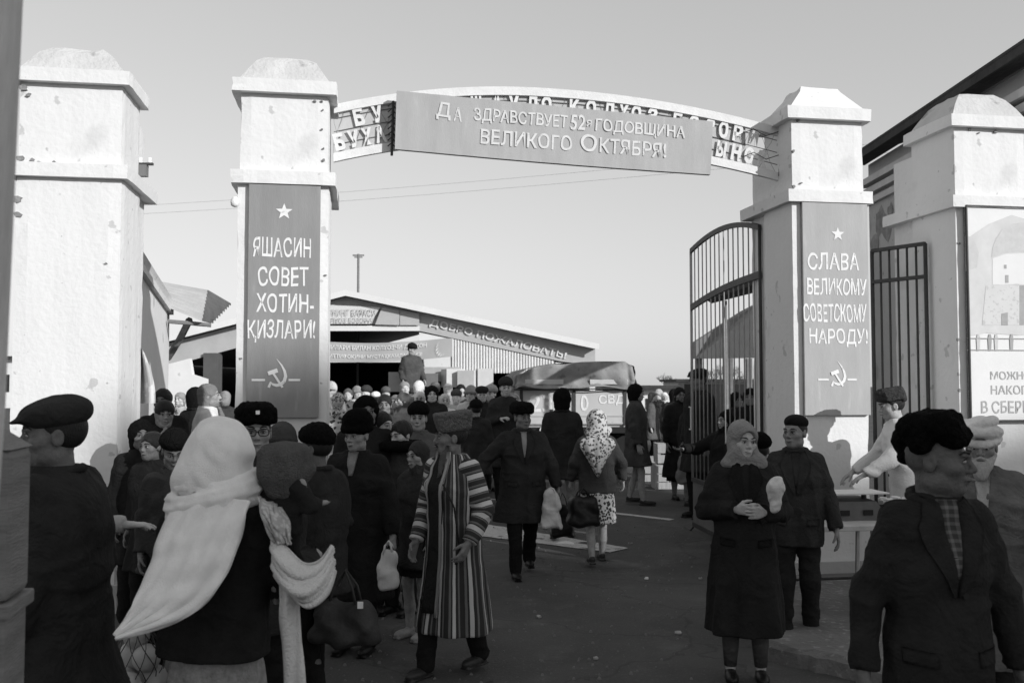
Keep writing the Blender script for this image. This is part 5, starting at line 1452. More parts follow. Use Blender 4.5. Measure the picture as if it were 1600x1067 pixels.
            if hat == 'shawl':
                F.ell(np.array([0, .01, s.h * .838]), np.array([.145, .11, .045]) * q, None, .04, fold=wf)
                for sgn in (-1, 1): F.cone(s.Hp((sgn * .060, -.025, -.07)), (sgn * .115 * q, -.050 * q, .845 * s.h), .042 * q, .038 * q, .04, fold=lambda X, Y, Z, t: wr(X, Y, Z))
            E(F, (0, -.098, -.010 if hat == 'shawl' else -.018), (.058, .066, .086) if hat == 'shawl' else (.053, .066, .079), .008, 'sub')
            E(F, (0, -.01, -.03), (.060, .08, .09), .0, 'sub')
            V, Q = F.mesh(); npmesh('headscarf', V, Q, m, s.root)
            if hat == 'kerchief':
                F = grid((-.10, -.16, -.26), (.10, 0, -.06), f_)
                E(F, (0, -.09, -.128), (.022, .020, .018), .01)
                F.cone(s.Hp((0, -.10, -.13)), s.Hp((-.05, -.125, -.20)), .014 * k, .022 * k, .01); F.cone(s.Hp((0, -.10, -.13)), s.Hp((.045, -.125, -.21)), .014 * k, .022 * k, .01)
                V, Q = F.mesh(); npmesh('scarf_knot', V, Q, m, s.root)
    def neckwear(s, g):
        """scarf at the throat"""
        q = s.q; h = s.h; F = SDF(*[np.arange(a, b, .010, dtype=np.float32) for a, b in ((-.12 * q, .12 * q), (-.2 * q, .10 * q), (.70 * h, .88 * h))])
        cy = s.hx[1] * .8
        for j in range(12):
            a0, a1 = j * math.pi / 6, (j + 1) * math.pi / 6; f0 = lambda a: (math.cos(a) * .064 * q, cy + math.sin(a) * .064 * q, .853 * h + .012 * math.sin(a))
            F.cone(f0(a0), f0(a1), .020 * q, .020 * q, .01)
        for x in (-1, 1): F.cone((x * .018 * q, cy - .07 * q, .84 * h), (x * .004 * q, cy - .115 * q, .76 * h), .022 * q, .016 * q, .01)
        V, Q = F.mesh(); npmesh('scarf', V, Q, cloth(g), s.root)
    def _bvh(s):
        if not hasattr(s, 'bvh'): s.bvh = BVHTree.FromPolygons([Vector(v) for v in s.coatV], [tuple(int(j) for j in q_) for q_ in s.coatQ])
        return s.bvh
    def drape(s, name, outline, off, m, n=10):
        """cloth piece lying on the front of the coat; outline in (x,z) as left edge / right edge rows"""
        bv = s._bvh(); mb = MB(); rows = []
        L, Rr = outline
        for k in range(n + 1):
            t_ = k / n
            def at(e):
                q_ = t_ * (len(e) - 1); j = min(int(q_), len(e) - 2); f = q_ - j; return (e[j][0] * (1 - f) + e[j + 1][0] * f, e[j][1] * (1 - f) + e[j + 1][1] * f)
            a, b = at(L), at(Rr); row = []
            for c in range(5):
                x = a[0] + (b[0] - a[0]) * c / 4; z = a[1] + (b[1] - a[1]) * c / 4
                hit = bv.ray_cast(Vector((x, -.6, z)), Vector((0, 1, 0)))
                y = hit[0].y if hit[0] is not None else None; row.append([x, y, z])
            rows.append(row)
        ys = [p[1] for r_ in rows for p in r_ if p[1] is not None]
        if not ys: return
        for r_ in rows:
            for p in r_:
                if p[1] is None: p[1] = max(ys)
        for lay, o_ in ((0, off), (1, .0)):
            for r_ in rows:
                for p in r_: mb.v.append((p[0], p[1] - o_, p[2]))
        w_ = 5
        for k in range(n):
            for c in range(4):
                a = k * w_ + c; mb.f.append((a, a + 1, a + w_ + 1, a + w_))
        off2 = (n + 1) * w_
        for k in range(n):
            for c in (0, 4): a = k * w_ + c; mb.f.append((a, a + w_, a + w_ + off2, a + off2))
        for c in range(4):
            for k in (0, n): a = k * w_ + c; mb.f.append((a, a + 1, a + 1 + off2, a + off2))
        return mb.build(name, m, s.root, smooth=True)
    def lapels(s, m, shirt):
        q, h = s.q, s.h
        for x in (-1, 1):
            s.drape('lapel', ([(x * .030 * q, .845 * h), (x * .026 * q, .79 * h), (x * .008 * q, .70 * h), (x * .006 * q, .665 * h)], [(x * .070 * q, .855 * h), (x * .115 * q, .79 * h), (x * .065 * q, .72 * h), (x * .010 * q, .66 * h)]), .011, m)
            s.drape('pocket_flap', ([(x * .075 * q, .555 * h), (x * .075 * q, .525 * h)], [(x * .165 * q, .56 * h), (x * .165 * q, .53 * h)]), .008, m, 4)
        if shirt is not None:
            s.drape('shirt_front', ([(-.034 * q, .85 * h), (-.028 * q, .79 * h), (-.004 * q, .70 * h)], [(.034 * q, .85 * h), (.028 * q, .79 * h), (.004 * q, .70 * h)]), .004, shirt)
    def buttons(s, n):
        q, h = s.q, s.h; bv = s._bvh()
        for k in range(n):
            z = (.665 - k * .085) * h
            for x in ((-.055, .055) if s.rg.random() < .0 else (.03,)):
                hit = bv.ray_cast(Vector((x * q, -.6, z)), Vector((0, 1, 0)))
                if hit[0] is None: continue
                p = hit[0]; mb = MB(); mb.tube([p + Vector((0, .004, 0)), p - Vector((0, .006, 0))], .011 * q, 10); mb.build('button', black, s.root)
    def wpos(s, v):
        v = Vector(v); return Matrix.Rotation(s.root.rotation_euler.z, 3, 'Z') @ v + s.root.location
# ============================================================ PEOPLE
def stripe_mat(name, per, dark, mid, light, lw=.2):
    m = bpy.data.materials.new(name); m.use_nodes = True; t = m.node_tree; N = t.nodes; L = t.links; b = N['Principled BSDF']
    b.inputs['Roughness'].default_value = .75; b.inputs['Specular IOR Level'].default_value = .2
    a = N.new('ShaderNodeAttribute'); a.attribute_name = 'stripe'
    tc = N.new('ShaderNodeTexCoord'); nz = N.new('ShaderNodeTexNoise'); nz.inputs['Scale'].default_value = 9; L.new(tc.outputs['Object'], nz.inputs['Vector'])
    w_ = N.new('ShaderNodeMath'); w_.operation = 'MULTIPLY_ADD'; w_.inputs[1].default_value = .006; L.new(nz.outputs['Fac'], w_.inputs[0]); L.new(a.outputs['Fac'], w_.inputs[2])
    d = N.new('ShaderNodeMath'); d.operation = 'DIVIDE'; d.inputs[1].default_value = per; L.new(w_.outputs[0], d.inputs[0])
    f = N.new('ShaderNodeMath'); f.operation = 'FRACT'; L.new(d.outputs[0], f.inputs[0])
    r = N.new('ShaderNodeValToRGB'); r.color_ramp.interpolation = 'CONSTANT'; L.new(f.outputs[0], r.inputs[0])
    el = r.color_ramp.elements; seq = [(0, dark), (.20, mid), (.34, dark), (.44, light), (.44 + lw, dark), (.80, mid), (.9, dark)]
    el[0].position = 0; el[0].color = (dark,) * 3 + (1,); el[1].position = .20; el[1].color = (mid,) * 3 + (1,)
    for p, v in seq[2:]: e = el.new(p); e.color = (v, v, v, 1)
    L.new(r.outputs[0], b.inputs['Base Color'])
    n2 = N.new('ShaderNodeTexNoise'); n2.inputs['Scale'].default_value = 90; L.new(tc.outputs['Object'], n2.inputs['Vector'])
    bp = N.new('ShaderNodeBump'); bp.inputs['Strength'].default_value = .3; bp.inputs['Distance'].default_value = .01; L.new(n2.outputs['Fac'], bp.inputs['Height']); L.new(bp.outputs[0], b.inputs['Normal'])
    return m
def plaid_mat(name, g0, g1, sc):
    m = bpy.data.materials.new(name); m.use_nodes = True; t = m.node_tree; N = t.nodes; L = t.links; b = N['Principled BSDF']; b.inputs['Roughness'].default_value = .85
    tc = N.new('ShaderNodeTexCoord'); s = N.new('ShaderNodeSeparateXYZ'); L.new(tc.outputs['Object'], s.inputs[0]); tot = None
    for o in ('X', 'Z'):
        mu = N.new('ShaderNodeMath'); mu.operation = 'MULTIPLY'; mu.inputs[1].default_value = sc; L.new(s.outputs[o], mu.inputs[0])
        fr = N.new('ShaderNodeMath'); fr.operation = 'FRACT'; L.new(mu.outputs[0], fr.inputs[0])
        gt = N.new('ShaderNodeMath'); gt.operation = 'GREATER_THAN'; gt.inputs[1].default_value = .6; L.new(fr.outputs[0], gt.inputs[0])
        if tot is None: tot = gt.outputs[0]
        else:
            ad = N.new('ShaderNodeMath'); ad.operation = 'ADD'; L.new(tot, ad.inputs[0]); L.new(gt.outputs[0], ad.inputs[1]); tot = ad.outputs[0]
    mr = N.new('ShaderNodeMapRange'); mr.inputs['From Max'].default_value = 2; mr.inputs['To Min'].default_value = g0; mr.inputs['To Max'].default_value = g1
    L.new(tot, mr.inputs['Value']); L.new(mr.outputs[0], b.inputs['Base Color']); return m
def floral_mat(name, g0, g1, sc, thr=.5):
    m = bpy.data.materials.new(name); m.use_nodes = True; t = m.node_tree; N = t.nodes; L = t.links; b = N['Principled BSDF']; b.inputs['Roughness'].default_value = .85
    tc = N.new('ShaderNodeTexCoord'); v = N.new('ShaderNodeTexVoronoi'); v.inputs['Scale'].default_value = sc; L.new(tc.outputs['Object'], v.inputs['Vector'])
    n = N.new('ShaderNodeTexNoise'); n.inputs['Scale'].default_value = sc * .8; n.inputs['Distortion'].default_value = 1.5; L.new(tc.outputs['Object'], n.inputs['Vector'])
    ad = N.new('ShaderNodeMath'); ad.operation = 'ADD'; L.new(v.outputs['Distance'], ad.inputs[0]); L.new(n.outputs['Fac'], ad.inputs[1])
    mr = N.new('ShaderNodeMapRange'); mr.inputs['From Min'].default_value = thr + .40; mr.inputs['From Max'].default_value = thr + .46; mr.inputs['To Min'].default_value = g1; mr.inputs['To Max'].default_value = g0
    L.new(ad.outputs[0], mr.inputs['Value']); L.new(mr.outputs[0], b.inputs['Base Color']); return m
def at(px, d, z=0): v = P(px, 600, d); return (v.x, d)
def top(py, d): return P(800, py, d).z
def person(px, ytop, d, yaw, label, basez=0.0, **k):
    return Person(label, at(px, d), yaw, top(ytop, d) - basez, basez=basez, **k)
def attach(o, par):
    r = par; M = Matrix.Translation(r.location) @ Matrix.Rotation(r.rotation_euler.z, 4, 'Z')
    o.parent = r; o.matrix_parent_inverse = M.inverted(); return o
def sheet(name, m, L, Rr, fold, par=None, th=.008, nu=40, nv=20, bulge=.0):
    """hanging cloth between two 3-D edge polylines"""
    mb = MB()
    def pl(e, t_):
        q = t_ * (len(e) - 1); j = min(int(q), len(e) - 2); f = q - j
        a, b, = Vector(e[j]), Vector(e[j + 1]); p0 = Vector(e[max(j - 1, 0)]); p3 = Vector(e[min(j + 2, len(e) - 1)])
        return .5 * ((2 * a) + (b - p0) * f + (2 * p0 - 5 * a + 4 * b - p3) * f * f + (3 * a - p0 - 3 * b + p3) * f ** 3)
    def fn(u, v):
        p = pl(L, u).lerp(pl(Rr, u), v); p.y += fold(u, v) - bulge * math.sin(math.pi * v) * math.sin(math.pi * min(1, u * 1.1)); return p
    mb.grid(fn, nu, nv); o = mb.build(name, m, None, smooth=True)
    md = o.modifiers.new('thick', 'SOLIDIFY'); md.thickness = th; md.offset = 0
    if par is not None: attach(o, par)
    return o

wool = mat('pale_wool', .80, .95, .10, 14, .35, 230, spec=.05)
knit = mat('knit_wool', .12, .95, .25, 30, 1.0, 160, spec=.05)
# ---- A: man in flat cap, left foreground
A = person(92, 617, 3.45, -86, 'man in a flat cap and long dark coat walking left at the left edge', hat='flatcap', hatg=.028, skin_g=.10, coatg=.016, det=3, seed=1, build=1.42, head=(24, 0, 0), collar=None,
           arms={'R': ((-.05, .04, -.28), (-.02, -.05, -.25)), 'L': ((.05, .0, -.28), (.0, -.06, -.26))}, hands=('grip', 'grip'), stride=.35, coat='coat')
# ---- B: woman with the white woollen scarf
B = person(345, 672, 3.42, 165, 'woman from behind in a big white wool scarf and dark cardigan carrying a child', hat='kerchief', hatm=wool, skin_g=.18, coat='cardigan', coatg=.011, legs='skirt', legsm=mat('tweed_skirt', .26, .95, .35, 40, .5, 120), det=3, seed=2, build=1.22, head=(-12, 8, -6), female=True, hem=.83,
           arms={'R': ((-.12, -.06, -.24), (.06, -.24, .05)), 'L': ((.04, -.04, -.27), (-.10, -.22, .08))}, hands=('grip', 'grip'))
# wrap round the neck
F = None
def world_sdf(lo, hi, h): return SDF(*[np.arange(lo[j], hi[j], h, dtype=np.float32) for j in range(3)])
nb = P(338, 770, 3.40); lo = np.array(nb) - .26; hi = np.array(nb) + .26
F = world_sdf(lo, hi, .009); wr = wrinkle(random.Random(4), .008, 20, 20, 60)
for lay, (dz, rr_) in enumerate(((.036, .126), (.010, .142), (-.018, .148), (-.044, .142), (-.068, .124))):
    for j in range(18):
        f0 = lambda a: np.array((nb.x + math.cos(a) * rr_ * 1.12, nb.y + math.sin(a) * rr_ * .95, nb.z + dz + .010 * math.sin(a * 2 + lay * 1.4) + .03 * math.cos(a)))
        F.cone(f0(j * math.pi / 9), f0((j + 1) * math.pi / 9), .019, .019, .005, fold=lambda X, Y, Z, t: wr(X, Y, Z))
# hood volume enlarging the head wrap
hd = P(342, 715, 3.42)
F2 = world_sdf(np.array(hd) - .22, np.array(hd) + .22, .008)
wr2 = wrinkle(random.Random(8), .010, 26, 16, 16)
pl_ = lambda x, y, z: wr2(x, y, z) * .5 + .007 * np.sin(11 * np.arctan2(x + .02, .12 - z) + 2 * np.sin(z * 18)) * np.clip((.09 - z) / .16, 0, 1) + .004 * np.sin(z * 75 + x * 30 + 2 * np.sin(x * 25)) * np.clip((.02 - z) / .1, 0, 1)
F2.ell(np.array(hd) + (0.0, 0.0, .002), (.126, .133, .150), None, .02, fold=pl_); F2.ell(np.array(hd) + (-.03, -.02, -.085), (.128, .125, .085), None, .08, fold=pl_)
V, Q = F2.mesh(); attach(npmesh('headscarf', V, Q, wool), B.root)
V, Q = F.mesh(); attach(npmesh('scarf_wrap', V, Q, wool), B.root)
e = [(278, 776, 3.30), (250, 830, 3.25), (236, 880, 3.2), (212, 935, 3.1), (179, 990, 3.0)]
g = [(392, 782, 3.26), (372, 850, 3.20), (342, 915, 3.14), (285, 968, 3.06), (184, 997, 3.0)]
sheet('scarf_tail', wool, [P(*q) for q in e], [P(*q) for q in g], lambda u, v: .013 * math.sin(v * 11 + u * 3 + 2 * math.sin(u * 4)) * (1 - u * .5) + .007 * math.sin(v * 29 + u * 6 + math.sin(u * 9)) + .004 * math.sin(u * 30 + v * 8), B.root, .012, 50, 30, .05)
# ---- the child on her arm
ch = person(446, 686, 3.36, 150, 'small child in knitted hood carried on the arm of the white scarf woman', basez=1.0, hat='knit', hatm=knit, coat='cardigan', coatg=.011, legs='trousers', det=2, seed=3, build=1.65, hide_legs=True, skin_g=.2, arms={'R': ((-.10, -.05, -.24), (.0, -.16, .0)), 'L': ((.10, .02, -.24), (.0, -.14, .0))}, hc=1.12, hatk=1.2)

flor = floral_mat('flannel_print', .34, .48, 55, .5)
sheet('wrap_cloth', flor, [P(402, 776, 3.27), P(410, 806, 3.22), P(428, 848, 3.20)], [P(440, 792, 3.30), P(452, 820, 3.26), P(456, 850, 3.24)], lambda u, v: .014 * math.sin(v * 12 + u * 7) + .008 * math.sin(v * 25 - u * 9), ch.root, .008, 22, 18, .05)
# blanket sling
blm = mat('blanket', .60, .95, .08, 6, .6, 110, spec=.05)
bl_ = tag(MB().build('blanket', blm), 'light wool blanket wrapped under the carried child over the woman arm', 'blanket')
bpy.data.objects.remove(bl_)
e = [(424, 832, 3.24), (447, 862, 3.20), (474, 884, 3.18), (500, 880, 3.24), (519, 852, 3.34)]
g = [(428, 900, 3.20), (452, 928, 3.16), (482, 947, 3.16), (510, 930, 3.24), (523, 895, 3.34)]
bl_ = sheet('blanket', blm, [P(*q) for q in e], [P(*q) for q in g], lambda u, v: .012 * math.sin(v * 15 + u * 5) + .006 * math.sin(v * 31 + u * 11), None, .014, 40, 24, .07)
tag(bl_, 'light wool blanket wrapped under the carried child over the woman arm', 'blanket')
e2 = [(424, 832, 3.24), (447, 858, 3.22), (474, 880, 3.24), (500, 876, 3.28), (519, 852, 3.34)]; g2 = [(440, 880, 3.6), (455, 900, 3.6), (480, 915, 3.6), (500, 900, 3.6), (516, 875, 3.5)]
sheet('blanket_fold', blm, [P(*q) for q in e2], [P(*q) for q in g2], lambda u, v: .01 * math.sin(v * 9 + u * 7), None, .014, 30, 10).parent = bl_
e = [(438, 905, 3.22), (436, 960, 3.2), (442, 1010, 3.2), (446, 1075, 3.2), (448, 1180, 3.2)]; g = [(466, 915, 3.24), (468, 960, 3.22), (474, 1010, 3.22), (478, 1075, 3.2), (480, 1180, 3.2)]
o = sheet('blanket_tail', blm, [P(*q) for q in e], [P(*q) for q in g], lambda u, v: .012 * math.sin(v * 9 + u * 4), None, .012, 24, 8, .02)
o.parent = bl_

# ---- front right man
Y = person(1458, 630, 3.20, 4, 'man in big black fur hat and open dark jacket walking at the lower right', hat='bigfur', hatg=.006, skin_g=.085, coat='jacket', coatg=.013, legsg=.012, det=3, seed=5, build=.98, hc=1.06, head=(54, 2, 0), lapel=True, shirt=plaid_mat('plaid_shirt', .03, .13, 38), hem=.70,
           arms={'R': ((-.09, .03, -.28), (-.04, -.05, -.25)), 'L': ((.09, .0, -.28), (.03, -.04, -.25))}, hands=('relax', 'relax'), stride=.4, buttons=1)
# ---- woman with folded hands
U = person(1160, 656, 5.75, -8, 'young woman in grey shawl and long dark coat with folded hands on the right', hat='shawl', hatg=.22, skin_g=.32, coat='coat', coatg=.012, legs='bare', shoeg=.008, det=3, seed=6, build=1.12, head=(18, 4, 3), female=True, hem=.29, flare=.9, lapel=False, buttons=0,
           arms={'R': ((-.09, .02, -.26), (.19, -.21, .03)), 'L': ((.09, .02, -.26), (-.15, -.22, .015))}, hands=('clasp', 'clasp'))
U.lapels(cloth(.012), None)
# stockings
for sd_ in (-1, 1):
    a, b, c = U.lg[sd_]; mb = MB(); k_ = U.q
    mb.tube([Vector(b) + Vector((0, 0, .06)), Vector(b * .45 + c * .55) + Vector((0, .012, 0)), Vector(c) + Vector((0, 0, .02))], [.058 * k_, .056 * k_, .041 * k_], 14); mb.build('stocking', cloth(.07), U.root, smooth=True)
for q_ in ((-.05, .60), (.07, .60), (-.05, .50), (.07, .50)):
    hit = U._bvh().ray_cast(Vector((q_[0], -.6, q_[1] * 1.9)), Vector((0, 1, 0)))
    if hit[0] is not None:
        p = hit[0]; mb = MB(); mb.tube([p + Vector((0, .004, 0)), p - Vector((0, .008, 0))], .014, 10); mb.build('button', black, U.root)
pb = P(1212, 775, 5.42); F = world_sdf(np.array(pb) - .17, np.array(pb) + .17, .007); wr = wrinkle(random.Random(9), .006, 60, 60, 60)
F.cone(pb + Vector((-.005, 0, -.07)), pb + Vector((0, 0, .055)), .030, .052, .01, fold=lambda X, Y, Z, t: wr(X, Y, Z)); F.cone(pb + Vector((0, 0, .05)), pb + Vector((.012, 0, .085)), .045, .03, .02, fold=lambda X, Y, Z, t: wr(X, Y, Z))
V, Q = F.mesh(); tag(npmesh('paper_bag', V, Q, mat('printed_paper', .55, .8, .2, 25, .4, 40)), 'crumpled pale paper bag held by the young woman in the grey shawl', 'bag')
# ---- man beside her
VV = person(1241, 646, 6.55, -16, 'lean man in black skullcap and double-breasted jacket standing behind the shawled woman', basez=.0, hat='skullcap', hatg=.010, skin_g=.16, coat='jacket', coatg=.022, legsg=.02, shoeg=.008, det=3, seed=7, build=1.08, head=(-30, 0, 0), hem=.68, lapel=True, shirt=cloth(.04), buttons=2, stride=.16, flare=.5,
            arms={'R': ((-.06, .02, -.28), (.02, -.05, -.24)), 'L': ((.075, .02, -.275), (.045, -.05, -.24))})
# ---- striped robe
rob = stripe_mat('robe_stripes', .105, .030, .13, .46, .20); slv = stripe_mat('sleeve_stripes', .088, .030, .13, .50, .32)
Hm = person(709, 633, 5.88, -36, 'moustached man in a pale fur papakha and long striped robe walking left', hat='papakha', hatg=.15, skin_g=.13, coat='robe', coatm=rob, sleeve_mat=slv, legsg=.014, shoeg=.03, det=3, seed=8, build=1.08, head=(-40, 0, 0), facial=('mustache',), stride=.34, flare=1.1, hem=.27, lean=.03,
            arms={'R': ((-.06, .0, -.28), (.02, -.14, -.22)), 'L': ((.09, .02, -.28), (-.02, -.14, -.19))})
Hm.drape('undercoat', ([(-.055, 1.36), (-.07, 1.1), (-.09, .75), (-.10, .40)], [(.03, 1.36), (.05, 1.1), (.03, .75), (.0, .40)]), .010, cloth(.02), 20)
Hm.drape('shirt_front', ([(-.035, 1.42), (-.02, 1.22)], [(.045, 1.42), (.02, 1.22)]), .014, cloth(.10), 6)
for a_, b_ in (((-.068, 1.38), (-.125, .38)), ((.040, 1.38), (.015, .38))):
    Hm.drape('robe_trim', ([(a_[0] - .012, a_[1]), (b_[0] - .012, b_[1])], [(a_[0] + .012, a_[1]), (b_[0] + .012, b_[1])]), .013, mat('trim', .30, .8), 20)
mb = MB(); s_ = Hm.gripn[1]; hp_ = Hm.wpos(s_)
mb.tube([hp_ + Vector((0, 0, .04)), hp_ + Vector((-.03, -.02, .28)), hp_ + Vector((-.10, .0, .42))], .006, 6); mb.tube([hp_ + Vector((0, 0, .04)), hp_ + Vector((-.02, 0, -.06))], .010, 6)
tag(mb.build('riding_whip', black, smooth=True), 'thin dark whip held in the hand of the man in the striped robe', 'whip')
# ---- C glasses, D knit cap, E fur hat with bag, F tall hat
Cc_ = person(401, 629, 4.9, 14, 'smiling man with glasses and black fur hat behind the carried child', hat='ushanka', hatg=.006, skin_g=.22, coat='coat', coatg=.014, det=3, seed=9, head=(5, 0, 0), facial=('glasses',), build=1.08, buttons=2, badge=True)
Dd_ = person(442, 656, 5.7, 10, 'person in a grey knitted cap peeking between the fur hats', hat='knit', hatg=.05, skin_g=.2, coat='coat', coatg=.03, det=1, seed=10)
Ee_ = person(497, 657, 5.35, -118, 'man in a black fur hat and dark overcoat facing away with a travel bag', hat='fur', hatg=.008, skin_g=.09, coat='coat', coatg=.016, det=2, seed=11, build=1.18, head=(10, 0, 0), hem=.62, stride=.2,
             arms={'L': ((.08, .02, -.27), (.03, -.08, -.24)), 'R': ((-.06, .0, -.27), (.0, -.1, -.22))}, hands=('relax', 'grip'))
Ff_ = person(560, 636, 6.35, -12, 'old man in a tall black fur hat and long black overcoat with pale scarf', hat='tallfur', hatg=.005, skin_g=.2, coat='coat', coatg=.010, det=2, seed=12, build=1.15, head=(-14, 4, 0), hem=.36, hands=('relax', 'grip'),
             arms={'L': ((.07, .0, -.28), (.05, -.06, -.24))})
Ff_.drape('scarf', ([(-.035, 1.345), (-.03, 1.28), (-.012, 1.19)], [(.035, 1.345), (.03, 1.28), (.012, 1.19)]), .012, cloth(.2), 8)
Mm_ = person(572, 617, 7.4, 20, 'person in a black hood standing behind the old man in the tall fur hat', hat='fluffy', hatg=.006, skin_g=.12, coat='coat', coatg=.010, det=1, seed=13, build=1.15)
Gg_ = person(655, 686, 6.7, -38, 'small old woman in a dark grey hooded shawl behind the striped robe man', hat='hood', hatg=.045, skin_g=.24, coat='coat', coatg=.022, legs='skirt', legsg=.02, shoeg=.3, det=2, seed=14, female=True, build=1.1, head=(0, 6, 0), hem=.50)
Ii_ = person(598, 641, 7.6, 28, 'dark-haired woman with bright face looking right behind the old man', hat='hair', skin_g=.36, coat='coat', coatg=.03, det=2, seed=15, female=True, head=(22, 0, 0))
Jj_ = person(654, 625, 8.3, 0, 'round-faced man in a black fur hat and grey coat facing the camera', hat='fur', hatg=.008, skin_g=.24, coat='coat', coatg=.06, det=2, seed=16, head=(0, 0, 0))
Kk_ = person(629, 655, 7.4, -30, 'youth with a dark fringe and fur collar beside the round-faced man', hat='hair', skin_g=.30, coat='coat', coatg=.02, det=2, seed=17, head=(-10, 10, 0))
co = P(625, 700, 7.25); F = world_sdf(np.array(co) - .28, np.array(co) + .28, .012); fz = fur(.005, 100)
for j in range(10):
    a0 = j * math.pi / 5; F.ell(np.array(co) + (math.cos(a0) * .13, math.sin(a0) * .10 + .12, .01), (.07, .06, .045), None, .02, fold=fz)
V, Q = F.mesh(); attach(npmesh('fur_collar', V, Q, furmat(.008)), Kk_.root)
Ll_ = person(601, 615, 10.8, 5, 'dark-haired man in grey jacket watching from the middle of the crowd', hat='hair', skin_g=.16, coat='coat', coatg=.035, det=1, seed=18)
# ---- walking pair in the gateway
Nn_ = person(816, 628, 8.9, 8, 'walking man in a fur hat and long dark overcoat holding a white sack', hat='ushanka', hatg=.010, skin_g=.13, coat='coat', coatg=.017, legsg=.010, det=3, seed=19, build=1.2, head=(18, 3, 0), stride=.42, hem=.50, lapel=True, shirt=cloth(.25), buttons=2, hands=('relax', 'grip'),
              arms={'R': ((-.19, .02, -.22), (-.12, -.10, -.18)), 'L': ((.11, .0, -.27), (.06, -.06, -.24))})
Oo_ = person(878, 606, 10.9, 176, 'dark-haired woman in a dark coat walking away carrying a black bag', hat='fluffy', hatg=.010, coat='coat', coatg=.017, legs='bare', shoeg=.01, det=2, seed=20, female=True, build=1.08, hem=.70, skin_g=.2, stride=.3, hands=('relax', 'grip'))
Pp_ = person(932, 642, 9.4, 186, 'woman in a bright flowered headscarf and printed skirt walking away', hat='kerchief', hatm=floral_mat('flower_scarf', .50, .06, 34, .52), hatk=1.30, coat='cardigan', coatg=.035, legs='skirt', legsm=floral_mat('flower_skirt', .55, .03, 34, .53), shoeg=.03, det=2, seed=21, female=True, build=1.12, hem=None, skin_g=.28, stride=.42, hands=('relax', 'grip'), flare=.7,
              arms={'L': ((.10, .0, -.25), (.02, -.10, -.20)), 'R': ((-.12, .03, -.24), (-.03, -.08, -.2))})
e = [P(920, 680, 9.22), P(905, 693, 9.2), P(918, 718, 9.2), P(932, 744, 9.22)]; g = [P(945, 680, 9.22), P(962, 693, 9.2), P(948, 718, 9.2), P(936, 744, 9.22)]
sheet('scarf_point', MATS.get('x') or bpy.data.materials['flower_scarf'], e, g, lambda u, v: -.05 * math.sin(math.pi * v) + .01 * math.sin(v * 20), Pp_.root, .01, 14, 14)
Qq_ = person(993, 599, 14.0, 80, 'woman in profile with dark bobbed hair and long grey-black coat facing right', hat='fluffy', hatg=.012, coat='coat', coatg=.035, legs='bare', shoeg=.02, det=1, seed=22, female=True, build=1.2, hem=.58, skin_g=.26, stride=.2)
Rr_ = person(1062, 604, 14.6, 8, 'tall woman in a black hood and floor-length black coat by the crates', hat='hood', hatg=.014, coat='coat', coatg=.012, legs='skirt', legsg=.012, shoeg=.01, det=1, seed=23, female=True, build=1.2, hem=.35, skin_g=.14)
R2_ = person(1081, 618, 13.9, 10, 'dark-clothed woman with a pale shopping bag beside the gate leaf end', hat='kerchief', hatg=.04, coat='coat', coatg=.02, legs='bare', shoeg=.01, det=1, seed=24, female=True, hem=.62, skin_g=.18, hands=('relax', 'grip'))
Ss_ = person(1092, 576, 12.6, -62, 'tall man in a flat cap standing behind the bars of the gate leaf', hat='flatcap', hatg=.02, coat='coat', coatg=.014, det=1, seed=25, skin_g=.14, build=1.1)
Tt_ = person(1134, 640, 10.3, -60, 'woman wrapped in black reaching her arm out left through the gate bars', hat='hood', hatg=.010, coat='coat', coatg=.008, legs='skirt', legsg=.008, det=1, seed=26, female=True, build=1.2, hem=.35, skin_g=.2,
              arms={'R': ((-.20, -.16, -.16), (-.02, -.22, .0)), 'L': ((.05, .0, -.27), (.0, -.05, -.24))})
Wf_ = person(1186, 672, 6.9, 165, 'figure in a black fur hat mostly hidden behind the shawled young woman', hat='fur', hatg=.006, coat='coat', coatg=.01, det=1, seed=27, skin_g=.15)
# ---- vendor and turbaned elder
Xx_ = person(1418, 606, 7.9, -98, 'vendor in a grey karakul cap and white coat leaning over the scale', basez=.07, hat='ushanka', hatg=.06, skin_g=.26, coat='coat', coatm=mat('white_cotton', .66, .9, .05, 6, .3, 60), coatg=.7, det=2, seed=28, lean=.26, head=(0, 10, 0), build=1.1, buttons=2,
              arms={'R': ((-.08, -.13, -.24), (.02, -.21, -.15)), 'L': ((.06, -.12, -.24), (.0, -.22, -.13))}, hands=('down', 'down'))
Zz_ = person(1531, 649, 4.95, -26, 'white-bearded elder in a white turban and quilted robe behind the man in the fur hat', hat='turban', hatg=.62, skin_g=.15, coat='robe', coatg=.07, legsg=.03, det=3, seed=29, build=1.15, head=(-4, 6, 0), lapel=False, hem=.35, shirt=None,
              arms={'L': ((.16, -.02, -.24), (.10, -.20, -.06)), 'R': ((-.09, .0, -.27), (.0, -.1, -.22))})
F = world_sdf(np.array([0, 0, 0]) - .01, np.array([0, 0, 0]) + .01, .01)
k_ = Zz_.hs; c_ = Zz_.Hp((0, -.085, -.10)); F = SDF(*[np.arange(c_[j] - .13, c_[j] + .13, .006, dtype=np.float32) for j in range(3)]); fz = fur(.003, 130); wl = wrinkle(random.Random(3), .004, 90, 90, 20)
F.ell(c_, np.array((.050, .040, .050)) * k_, Zz_.Rh, .02, fold=wl); F.ell(Zz_.Hp((0, -.10, -.145)), np.array((.036, .028, .040)) * k_, Zz_.Rh, .03, fold=wl)
